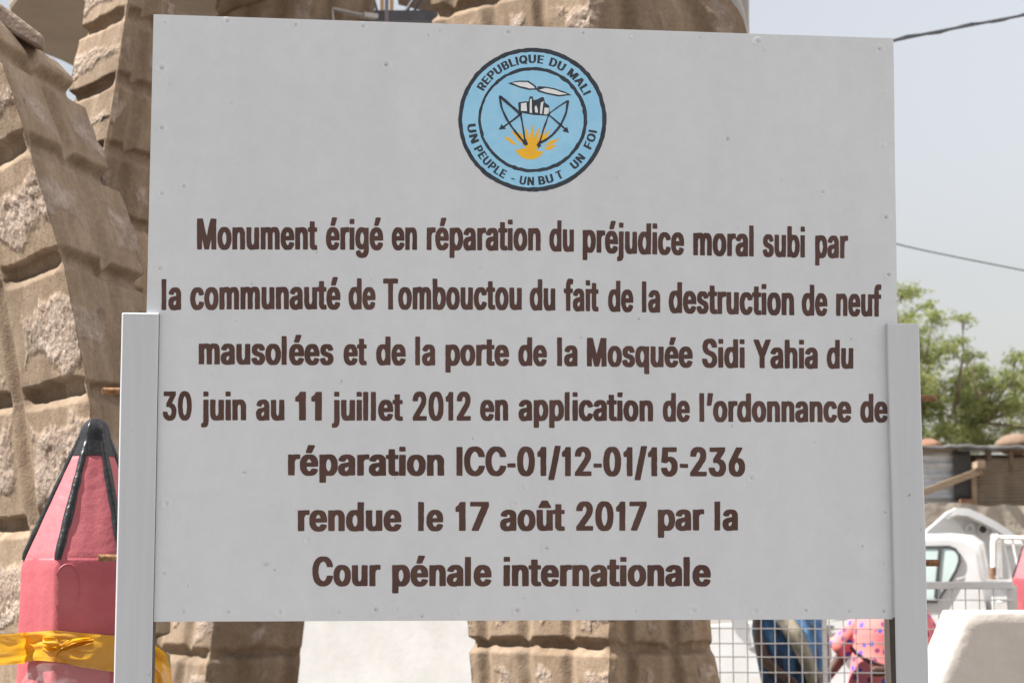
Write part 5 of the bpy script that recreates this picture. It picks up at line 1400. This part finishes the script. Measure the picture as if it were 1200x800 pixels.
def corr(x0, x1, y0, y1, d, n, amp, horizontal, mt, name, th=0.004, skew=0.0):
    P = []
    p00, p11 = at(x0, y1, d), at(x1, y0, d)
    X0, X1, Z0, Z1 = p00.x, p11.x, p00.z, p11.z
    ns = n * 8
    for i in range(ns + 1):
        q = i / ns
        off = amp * math.sin(q * n * 2 * PI)
        if horizontal: P.append([Vector((X0 + (X1 - X0) * s, d + off + 0.02 * float(vnoise(s * 5, q * 3, 2.2)), Z0 + (Z1 - Z0) * q + skew * s)) for s in np.linspace(0, 1, 14)])
        else: P.append([Vector((X0 + (X1 - X0) * q, d + off, Z0 + (Z1 - Z0) * s)) for s in np.linspace(0, 1, 8)])
    mb = MB(); mb.grid(P, flip=not horizontal)
    o = mb.build(name, M[mt], shack, smooth=True, angle=180)
    so = o.modifiers.new('thickness', 'SOLIDIFY'); so.thickness = 0.004
    return o


corr(1030, 1121, 529, 591, DK, 5, 0.022, True, 'tin', 'corrugated_wall')
corr(1118.5, 1137, 528, 586, DK - 0.08, 9, 0.012, False, 'greytin', 'corrugated_panel')
corr(1030, 1122, 525, 533, DK - 0.03, 1, 0.02, True, 'wood', 'top_batten')
mb = MB(); mb.bar(at(1060, 585, DK - 0.30), at(1150, 551, DK - 0.30), 0.05, 0.085); mb.build('slanting_beam', M['wood'], shack, bevel=0.005)
mb = MB(); mb.box(at(1142, 546, DK - 0.1), (0.10, 0.7, 0.085)); mb.build('beam_end', M['wood'], shack, bevel=0.006)
for x, y0, y1, w in ((1141, 552, 592, .06), (1158, 525, 540, .06), (1184, 527, 553, .05)):
    mb = MB(); mb.bar(at(x, y0, DK - 0.12), at(x + (1 if w > .055 else 2), y1, DK - 0.12), w, w, up=(0, 1, 0)); mb.build('post', M['wood' if w > .055 and y1 > 560 else 'darkwood'], shack)
mb = MB(); mb.box(at(1132, 588, DK - 0.2), (0.16, 0.2, 0.07)); mb.build('brick', M['clay'], shack, bevel=0.01)
# straw matting, ribbed
P = []
for i in range(121):
    q = i / 120
    y = 538 + (600 - 538) * q
    P.append([at(x, y + (x - 1145) * -0.02, DK - 0.02 + 0.010 * math.sin(q * 2 * PI * 15) + 0.05 * float(fbm(x * 0.02, q * 2, 5.1, 3)) + (0.05 if x > 1176 else 0)) for x in np.linspace(1144, 1330, 40)])
mb = MB(); mb.grid(P, flip=True)
mo = mb.build('mat_wall', M['matweave'], shack, smooth=True, angle=180)
so = mo.modifiers.new('thickness', 'SOLIDIFY'); so.thickness = 0.02
# gloomy inside and roof sheet
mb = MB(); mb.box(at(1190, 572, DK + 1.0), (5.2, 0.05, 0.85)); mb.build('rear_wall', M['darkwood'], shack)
P = []
for i in range(60):
    x = 1030 + i * 6
    P.append([at(x, 526.5 + 2.0 * float(vnoise(i * 0.4, 0.5, 1.1)), DK - 0.22) + Vector((0, k * 0.6, 0.03 * k + 0.006 * math.sin(i * 1.9) + 0.02 * float(vnoise(i * .3, k * 2, .4)))) for k in range(4)])
mb = MB(); mb.grid(P)
ro = mb.build('roof', M['greytin'], shack, smooth=True, angle=180)
so = ro.modifiers.new('thickness', 'SOLIDIFY'); so.thickness = 0.045


def lump(name, c, rx, ry, rz, m, label, cat, sd):
    mb = MB(); rings = []
    for i in range(17):
        th = -PI / 2 + PI * i / 16
        rings.append([Vector((c.x + rx * math.cos(th) * math.cos(a) * (1 + .12 * float(vnoise(math.cos(a) * 2 + sd, math.sin(a) * 2, th * 2))), c.y + ry * math.cos(th) * math.sin(a), c.z + rz * math.sin(th) * (1 + .10 * float(vnoise(math.cos(a) * 3, math.sin(a) * 3 + sd, th * 3))))) for a in np.linspace(0, 2 * PI, 25)[:-1]])
    mb.loft(rings)
    return tag(mb.build(name, m, None, origin=(c.x, c.y, c.z - rz), smooth=True, angle=180), label, cat)


zr_ = z_at(526, DK - 0.1)
lump('stuffed_sack', Vector((at(1193, 525, DK).x, DK + 0.1, z_at(520, DK))), 0.24, 0.3, 0.13, M['boulder'], 'rounded tan sack lying on the shack roof', 'sack', 1.0)
lump('clay_heap', Vector((at(1092, 525, DK).x, DK + 0.2, z_at(522.5, DK))), 0.16, 0.25, 0.10, M['clay'], 'small heap of orange clay on the shack roof beside the tree', 'clay heap', 6.0)

# ------------------------------------------------------------------ tree
DT = 36.0


def foliage_mat(name, a, b_):
    m = mat(name, a, b_, 0.9, rough=0.6, lo=0.4, hi=0.6)
    nt, b = nodes_of(m)
    tr = nt.nodes.new("ShaderNodeBsdfTranslucent"); tr.inputs[0].default_value = (a[0] * 1.6, a[1] * 1.5, a[2], 1)
    ms = nt.nodes.new("ShaderNodeMixShader"); ms.inputs[0].default_value = 0.35
    nt.links.new(b.outputs[0], ms.inputs[1]); nt.links.new(tr.outputs[0], ms.inputs[2])
    nt.links.new(ms.outputs[0], nt.nodes["Material Output"].inputs[0])
    return m


M['leaf'] = foliage_mat('acacia_leaves', (0.17, 0.20, 0.070), (0.25, 0.275, 0.105))
tb = at(1010, 640, DT); tb.z = 0
tree = thing('acacia_tree', 'feathery light green thorn tree behind the shack, right of the sign', 'tree', tb)
rt = random.Random(11)
clumps = [(1058, 345, 14), (1070, 368, 15), (1082, 378, 12), (1062, 398, 24), (1086, 414, 20), (1104, 412, 13), (1102, 446, 24), (1074, 462, 28), (1096, 478, 24), (1122, 474, 20), (1120, 424, 9), (1128, 446, 14),
          (1147, 432, 12), (1164, 428, 12), (1140, 458, 16), (1164, 444, 10), (1182, 424, 11), (1197, 432, 12), (1150, 482, 20), (1172, 474, 16), (1187, 456, 10), (1202, 478, 20), (1186, 498, 18), (1132, 502, 20), (1106, 508, 22), (1078, 506, 26),
          (1160, 512, 16), (1215, 505, 18), (1220, 450, 16), (1236, 480, 20), (1075, 335, 7), (1108, 384, 7), (1092, 352, 5), (1128, 398, 6)]
for k in range(34):
    a, r = rt.uniform(0, 2 * PI), math.sqrt(rt.random())
    clumps.append((955 + 105 * r * math.cos(a), 430 + 100 * r * math.sin(a), rt.uniform(18, 28)))
for k in range(40):
    x, y = rt.uniform(1050, 1225), rt.uniform(392, 522)
    if y > 392 + max(0, (x - 1095)) * 0.55: clumps.append((x, y, rt.uniform(9, 17)))
CL = []
for i, (x, y, r) in enumerate(clumps):
    CL.append((at(x, y, DT) + Vector((0, rt.uniform(-1.5, 1.5), 0)), r * DT / FOC))
fork = Vector((tb.x + 0.2, DT, 2.2))
mb = MB()
mb.tube([tb, tb + Vector((0.05, 0, 0.8)), tb + Vector((0.15, 0.05, 1.6)), fork], [0.20, 0.17, 0.15, 0.14], n=10)
mb.build('trunk', M['bark'], tree, smooth=True, angle=180)
mb = MB()
hubs = []
for hx, hy in ((940, 480), (1000, 460), (1060, 470), (1110, 490), (1020, 410), (1150, 495)):
    h = at(hx, hy, DT) + Vector((0, rt.uniform(-.6, .6), 0)); hubs.append(h)
    mid = fork.lerp(h, 0.5) + Vector((rt.uniform(-.15, .15), rt.uniform(-.2, .2), 0.2))
    mb.tube([fork, mid, h], [0.10, 0.065, 0.04], n=7)
for c, r in CL:
    h = min(hubs, key=lambda q: (q - c).length)
    mid = h.lerp(c, 0.55) + Vector((rt.uniform(-.12, .12), 0, rt.uniform(0, .18)))
    mb.tube([h, mid, c], [0.032, 0.018, 0.007], n=5)
    for _ in range(3):
        e = c + Vector((rt.uniform(-1, 1), rt.uniform(-1, 1), rt.uniform(-.5, .5))) * r * 1.2
        mb.tube([mid.lerp(c, 0.6), c.lerp(e, 0.5) + Vector((0, 0, 0.03)), e], [0.012, 0.008, 0.004], n=4)
mb.build('branches', M['bark'], tree, smooth=True, angle=180)
mb = MB()
rn = np.random.RandomState(8)
for c, r in CL:
    n = int(420 + 2000 * r * r / 0.16)
    twigs = max(5, int(n / 20))
    for _ in range(twigs):
        v = rn.normal(0, 0.55, 3); v[2] *= 0.55
        o = np.array(c) + v * r
        d = rn.normal(0, 1, 3); d[2] = d[2] * 0.35 - 0.12; d /= np.linalg.norm(d)
        L = rn.uniform(0.12, 0.30)
        up = np.cross(d, rn.normal(0, 1, 3)); up /= np.linalg.norm(up)
        for k in range(20):
            s = rn.rand()
            p = o + d * L * s + rn.normal(0, 0.018, 3)
            sd = up * (1 if k % 2 else -1)
            l_, w_ = rn.uniform(0.028, 0.058), rn.uniform(0.008, 0.015)
            dd = sd * 0.8 + d * 0.5 + rn.normal(0, 0.3, 3); dd /= np.linalg.norm(dd)
            ww = np.cross(dd, rn.normal(0, 1, 3)); ww /= np.linalg.norm(ww) + 1e-9
            mb.add([p, p + dd * l_ * .5 + ww * w_, p + dd * l_, p + dd * l_ * .5 - ww * w_], [(0, 1, 2, 3)])
mb.build('crown', M['leaf'], tree)

# ------------------------------------------------------------------ people behind the fence
def skin_body(root, V, E, rad, name='body'):
    me = bpy.data.meshes.new(name)
    me.from_pydata([tuple(v) for v in V], E, [])
    me.materials.append(M['skin'])
    o = bpy.data.objects.new(name, me)
    COL.objects.link(o)
    o.parent = root; ORG[o.name] = ORG[root.name]
    sk = o.modifiers.new('skin', 'SKIN')
    for i, r in enumerate(rad):
        me.skin_vertices[0].data[i].radius = (r, r) if not hasattr(r, '__len__') else r
    me.skin_vertices[0].data[0].use_root = True
    sk.use_smooth_shade = True
    ss = o.modifiers.new('smooth', 'SUBSURF'); ss.levels = 2; ss.render_levels = 2
    return o


def person(label, base, rz, h, arm_r, arm_l, turn=0.0):
    """Local frame: faces -y, x to its own left as seen from the camera's right."""
    t = thing('person', label, 'person', base, 'people standing behind the mesh fence', rz)
    k = h / 1.70
    V, E, Rr = [], [], []

    def add(p, r, prev=None):
        V.append(Vector(p) * k); Rr.append(tuple(x * k for x in r) if hasattr(r, '__len__') else r * k)
        if prev is not None: E.append((prev, len(V) - 1))
        return len(V) - 1
    pel = add((0, 0, .95), (.145, .11))
    wai = add((0, 0, 1.10), (.125, .10), pel)
    che = add((0, 0, 1.28), (.15, .115), wai)
    up = add((0, .01, 1.40), (.09, .075), che)
    nk = add((0, .01, 1.475), .052, up)
    hb = add((0, -.005, 1.54), (.066, .075), nk)
    hm = add((0, -.01, 1.61), (.074, .092), hb)
    ht = add((0, 0, 1.675), (.05, .06), hm)
    for s, arm in ((-1, arm_r), (1, arm_l)):
        sh = add((s * .175, .01, 1.375), .058, up)
        el = add(arm[0], .042, sh)
        wr = add(arm[1], .028, el)
        d = (Vector(arm[1]) - Vector(arm[0])).normalized()
        pa = add(Vector(arm[1]) + d * .06, (.036, .020), wr)
        sx = Vector((s * 0.0, -1, 0)); sx = (sx - d * sx.dot(d)).normalized()
        pb = Vector(arm[1]) + d * .09
        for f in range(4):
            off = sx * (-.027 + .018 * f)
            ln = (.060, .072, .068, .052)[f]
            a = add(pb + off, .0095, pa)
            b = add(pb + off * 1.05 + d * ln * .5 + Vector((-s * .006, 0, 0)), .0085, a)
            add(pb + off * 1.05 + d * ln * .95 + Vector((-s * .022, 0, 0)), .007, b)
        th = add(Vector(arm[1]) + d * .035 + sx * .038, .010, pa)
        add(Vector(arm[1]) + d * .075 + sx * .055 + Vector((-s * .012, 0, 0)), .008, th)
    for s in (-1, 1):
        hp = add((s * .095, 0, .88), .088, pel)
        kn = add((s * .10, -.01, .48), .056, hp)
        an = add((s * .10, .02, .09), .040, kn)
        hl = add((s * .10, -.03, .045), (.040, .034), an)
        add((s * .11, -.15, .035), (.038, .024), hl)
    skin_body(t, V, E, Rr)
    # face
    for s in (-1, 1):
        f = MB()
        c = Vector((s * .030, -.094, 1.605)) * k
        f.tube([c, c + Vector((0, -.008, 0))], [.010 * k, .005 * k], n=10)
        f.build('eye', M['eye'], t, local=True, smooth=True)
    f = MB(); f.tube([Vector((0, -.096, 1.605)) * k, Vector((0, -.112, 1.578)) * k, Vector((0, -.112, 1.567)) * k], [.007, .013, .010], n=10); f.build('nose', M['skin'], t, local=True, smooth=True, angle=180)
    f = MB(); f.tube([Vector((-.024, -.088, 1.538)) * k, Vector((0, -.098, 1.536)) * k, Vector((.024, -.088, 1.538)) * k], [.004, .009, .004], n=8); f.build('mouth', M['skin'], t, local=True, smooth=True, angle=180)
    for s in (-1, 1):
        f = MB(); f.tube([Vector((s * .078, .0, 1.57)) * k, Vector((s * .088, .008, 1.59)) * k, Vector((s * .084, .008, 1.62)) * k], [.008, .014, .010], n=8); f.build('ear', M['skin'], t, local=True, smooth=True, angle=180)
    return t, k


def cloth_rings(levels, n=72, folds=9, amp=0.012, sd=0.0):
    rings = []
    for (z, cx, cy, rx, ry) in levels:
        row = []
        for j in range(n):
            a = 2 * PI * j / n
            fall = max(0.15, min(1, (1.40 - z) / 0.7))
            w = 1 + (amp / max(rx, .05)) * fall * (math.sin(a * folds + sd + 0.8 * math.sin(z * 3 + sd)) + 1.2 * float(vnoise(math.cos(a) * 2 + sd, math.sin(a) * 2, z * 2.2)))
            row.append(Vector((cx + rx * w * math.cos(a), cy + ry * w * math.sin(a), z)))
        rings.append(row)
    return rings


def interp_levels(lv, step=0.03):
    zs = [l[0] for l in lv]
    out = []
    z = zs[0]
    n = int(abs(zs[0] - zs[-1]) / step)
    for i in range(n + 1):
        z = zs[0] + (zs[-1] - zs[0]) * i / n
        out.append(tuple([z] + [float(np.interp(-z, [-q for q in zs], [l[c] for l in lv])) for c in range(1, 5)]))
    return out


# pink dotted cloth
def dotted():
    m = bpy.data.materials.new('pink_dotted_cloth'); m.use_nodes = True
    nt, b = nodes_of(m); L = nt.links.new; N = nt.nodes.new
    tc = N("ShaderNodeTexCoord")
    vo = N("ShaderNodeTexVoronoi"); vo.inputs["Scale"].default_value = 18.5; vo.inputs["Randomness"].default_value = 0.75
    L(tc.outputs["Object"], vo.inputs["Vector"])
    th = N("ShaderNodeMath"); th.operation = 'LESS_THAN'; th.inputs[1].default_value = 0.33; L(vo.outputs["Distance"], th.inputs[0])
    sp = N("ShaderNodeSeparateColor"); L(vo.outputs["Color"], sp.inputs[0])
    cr = N("ShaderNodeValToRGB"); cr.color_ramp.interpolation = 'CONSTANT'; e = cr.color_ramp.elements
    e[0].position, e[0].color = 0, (0.10, 0.09, 0.42, 1); e[1].position, e[1].color = 0.45, (0.22, 0.035, 0.13, 1)
    L(sp.outputs[0], cr.inputs[0])
    nz = N("ShaderNodeTexNoise"); nz.inputs["Scale"].default_value = 5; L(tc.outputs["Object"], nz.inputs["Vector"])
    cb = N("ShaderNodeValToRGB"); e = cb.color_ramp.elements
    e[0].position, e[0].color = 0.35, (0.66, 0.16, 0.20, 1); e[1].position, e[1].color = 0.65, (0.74, 0.22, 0.18, 1)
    L(nz.outputs["Fac"], cb.inputs[0])
    mx = N("ShaderNodeMix"); mx.data_type = 'RGBA'; L(th.outputs[0], mx.inputs[0]); L(cb.outputs[0], mx.inputs[6]); L(cr.outputs[0], mx.inputs[7])
    L(mx.outputs[2], b.inputs["Base Color"]); b.inputs["Roughness"].default_value = 0.8
    return m


M['pink'] = dotted()
M['maroon'] = mat('maroon_headscarf', (0.20, 0.03, 0.05), (0.30, 0.06, 0.09), 12, rough=0.8)
M['bluecloth'] = mat('blue_tie_dyed_cloth', (0.012, 0.018, 0.032), (0.035, 0.13, 0.28), 5, rough=0.75, stretch=(3.2, 3.2, 0.5), lo=0.40, hi=0.60, c3=(0.16, 0.30, 0.42))
M['tancloth'] = mat('khaki_scarf_cloth', (0.10, 0.085, 0.06), (0.30, 0.26, 0.19), 6, rough=0.85, stretch=(3, 3, 0.8))
M['leather'] = mat('dark_brown_leather', (0.06, 0.025, 0.02), (0.10, 0.045, 0.03), 20, rough=0.5)

DP = 12.2
px_m = FOC / DP
pb = at(1047, 760, DP); pb.z = 0
per, k = person('person in pink dress with blue and purple dots, standing behind the mesh fence', pb, 0.0, 1.66,
                ((-.30, .13, 1.14), (-.44, .15, .95)), ((.29, .0, 1.16), (.24, -.14, .95)))
lv = [(1.425, 0, .01, .085, .075), (1.40, 0, .01, .15, .10), (1.36, 0, .01, .215, .13), (1.28, 0, 0, .232, .155), (1.15, 0, 0, .238, .16), (1.0, 0, 0, .262, .19), (.6, 0, 0, .33, .26), (.12, 0, 0, .38, .31)]
mb = MB(); mb.loft(cloth_rings(interp_levels(lv), folds=8, sd=1.0), caps=False)
o = mb.build('dress', M['pink'], per, local=True, smooth=True, angle=180); so = o.modifiers.new('thickness', 'SOLIDIFY'); so.thickness = 0.006
for s, el in ((-1, (-.31, .13, 1.16)), (1, (.285, -.01, 1.12))):
    mb = MB(); a, b_ = Vector((s * .15, .01, 1.36)), Vector(el)
    mb.tube([a, a.lerp(b_, .3), a.lerp(b_, .6), a.lerp(b_, .85), b_], [.075, .075, .072, .075, .085], n=24, caps=False)
    o = mb.build('sleeve', M['pink'], per, local=True, smooth=True, angle=180); so = o.modifiers.new('thickness', 'SOLIDIFY'); so.thickness = 0.005
mb = MB(); rings = []
for i in range(12):
    q = i / 11
    z = 1.585 + .10 * math.sin(q * PI / 2); r = math.cos(q * PI / 2) ** 0.6
    rings.append([Vector((.092 * r * math.cos(a) * (1 + .05 * math.sin(a * 5 + q * 6)), .012 + .105 * r * math.sin(a), z + .02 * math.sin(a))) for a in np.linspace(0, 2 * PI, 33)[:-1]])
mb.loft(rings); mb.build('headscarf', M['maroon'], per, local=True, smooth=True, angle=180)
# shoulder strap bag, hung on her
bag = thing('shoulder_bag', 'small dark brown bag on a thin strap across the pink dotted dress', 'bag', pb + Vector((-.05, -.22, 1.0)))
st = [at(x, y, DP - 0.225 + abs(x - 1030) * 0.0012) for x, y in ((997, 757), (1003, 765), (1012, 771), (1024, 776), (1036, 780), (1050, 786), (1066, 790))]
mb = MB(); mb.tube(st, 0.011, n=8); mb.build('strap', M['leather'], bag, smooth=True, angle=180)
mb = MB(); mb.box(at(1034, 786, DP - 0.255), (0.13, 0.05, 0.06)); mb.build('pouch', M['leather'], bag, bevel=0.02, segs=3)

bb = at(925, 760, 12.0); bb.z = 0
per2, k = person('person in dark blue robe with khaki scarf over one shoulder, behind the mesh fence', bb, R(12), 1.70,
                 ((-.20, -.10, 1.12), (-.10, -.20, 1.02)), ((.20, -.08, 1.12), (.10, -.20, 1.0)))
lv = [(1.455, 0, .01, .085, .075), (1.43, 0, .01, .15, .10), (1.38, 0, .01, .205, .14), (1.28, 0, 0, .218, .19), (1.1, 0.01, -.02, .195, .22), (.95, 0.02, -.02, .172, .21), (.6, 0.02, 0, .20, .22), (.14, 0.02, 0, .24, .25)]
mb = MB(); mb.loft(cloth_rings(interp_levels(lv), folds=7, amp=0.016, sd=4.0), caps=False)
o = mb.build('robe', M['bluecloth'], per2, local=True, smooth=True, angle=180); so = o.modifiers.new('thickness', 'SOLIDIFY'); so.thickness = 0.006
# scarf band falling diagonally over the front
Pk = []
for i in range(30):
    q = i / 29
    row = []
    for j in range(10):
        w = j / 9
        a = R(-118) + R(52) * q + R(34) * (w - .5)
        z = 1.42 - .46 * q - .05 * w
        rx = float(np.interp(-z, [-1.43, -1.38, -1.28, -1.1, -.9], [.15, .205, .218, .20, .18])) + .018 + .008 * math.sin(w * 9 + q * 5)
        ry = float(np.interp(-z, [-1.43, -1.38, -1.28, -1.1, -.9], [.10, .14, .19, .225, .22])) + .018 + .008 * math.sin(w * 9 + q * 5)
        row.append(Vector((rx * math.cos(a), -.02 + ry * math.sin(a), z)))
    Pk.append(row)
mb = MB(); mb.grid(Pk)
o = mb.build('scarf', M['tancloth'], per2, local=True, smooth=True, angle=180); so = o.modifiers.new('thickness', 'SOLIDIFY'); so.thickness = 0.008
mb = MB(); rings = []
for i in range(12):
    q = i / 11
    z = 1.62 + .085 * math.sin(q * PI / 2); r = math.cos(q * PI / 2) ** 0.6
    rings.append([Vector((.082 * r * math.cos(a), .012 + .10 * r * math.sin(a), z + .03 * math.sin(a) * -1)) for a in np.linspace(0, 2 * PI, 33)[:-1]])
mb.loft(rings); mb.build('hair', M['hair'], per2, local=True, smooth=True, angle=180)

# ------------------------------------------------------------------ overhead cables
def cable(name, pts, d0, d1, r, m, label):
    P = []
    n = len(pts)
    xs = [p[0] for p in pts]; ys = [p[1] for p in pts]
    for i in range(41):
        x = xs[0] + (xs[-1] - xs[0]) * i / 40
        y = float(np.interp(x, xs, ys))
        P.append(at(x, y, d0 + (d1 - d0) * i / 40))
    for _ in range(6): P = [P[0]] + [(P[i - 1] + P[i] * 2 + P[i + 1]) / 4 for i in range(1, 40)] + [P[-1]]
    mb = MB(); mb.tube(P, r, n=8)
    if m == 'cable': mb.tube([p + Vector((0, 0, 0.012 * math.sin(i * 1.1))) + Vector((0, 0.01 * math.cos(i * 1.1), 0)) for i, p in enumerate(P)], r * .6, n=6)
    return tag(mb.build(name, M[m], None, origin=P[0], smooth=True, angle=180), label, 'cable')


cable('overhead_cable', [(900, 92), (980, 66), (1049, 46.5), (1080, 41), (1120, 33), (1200, 18), (1400, -20)], 9.0, 16.0, 0.0095, 'cable', 'thick black cable crossing the sky at the top right of the sign')
cable('overhead_cable', [(900, 240), (1052, 287), (1100, 297), (1200, 317), (1400, 354)], 18.0, 22.0, 0.0085, 'greycable', 'thin grey cable crossing the sky above the tree')
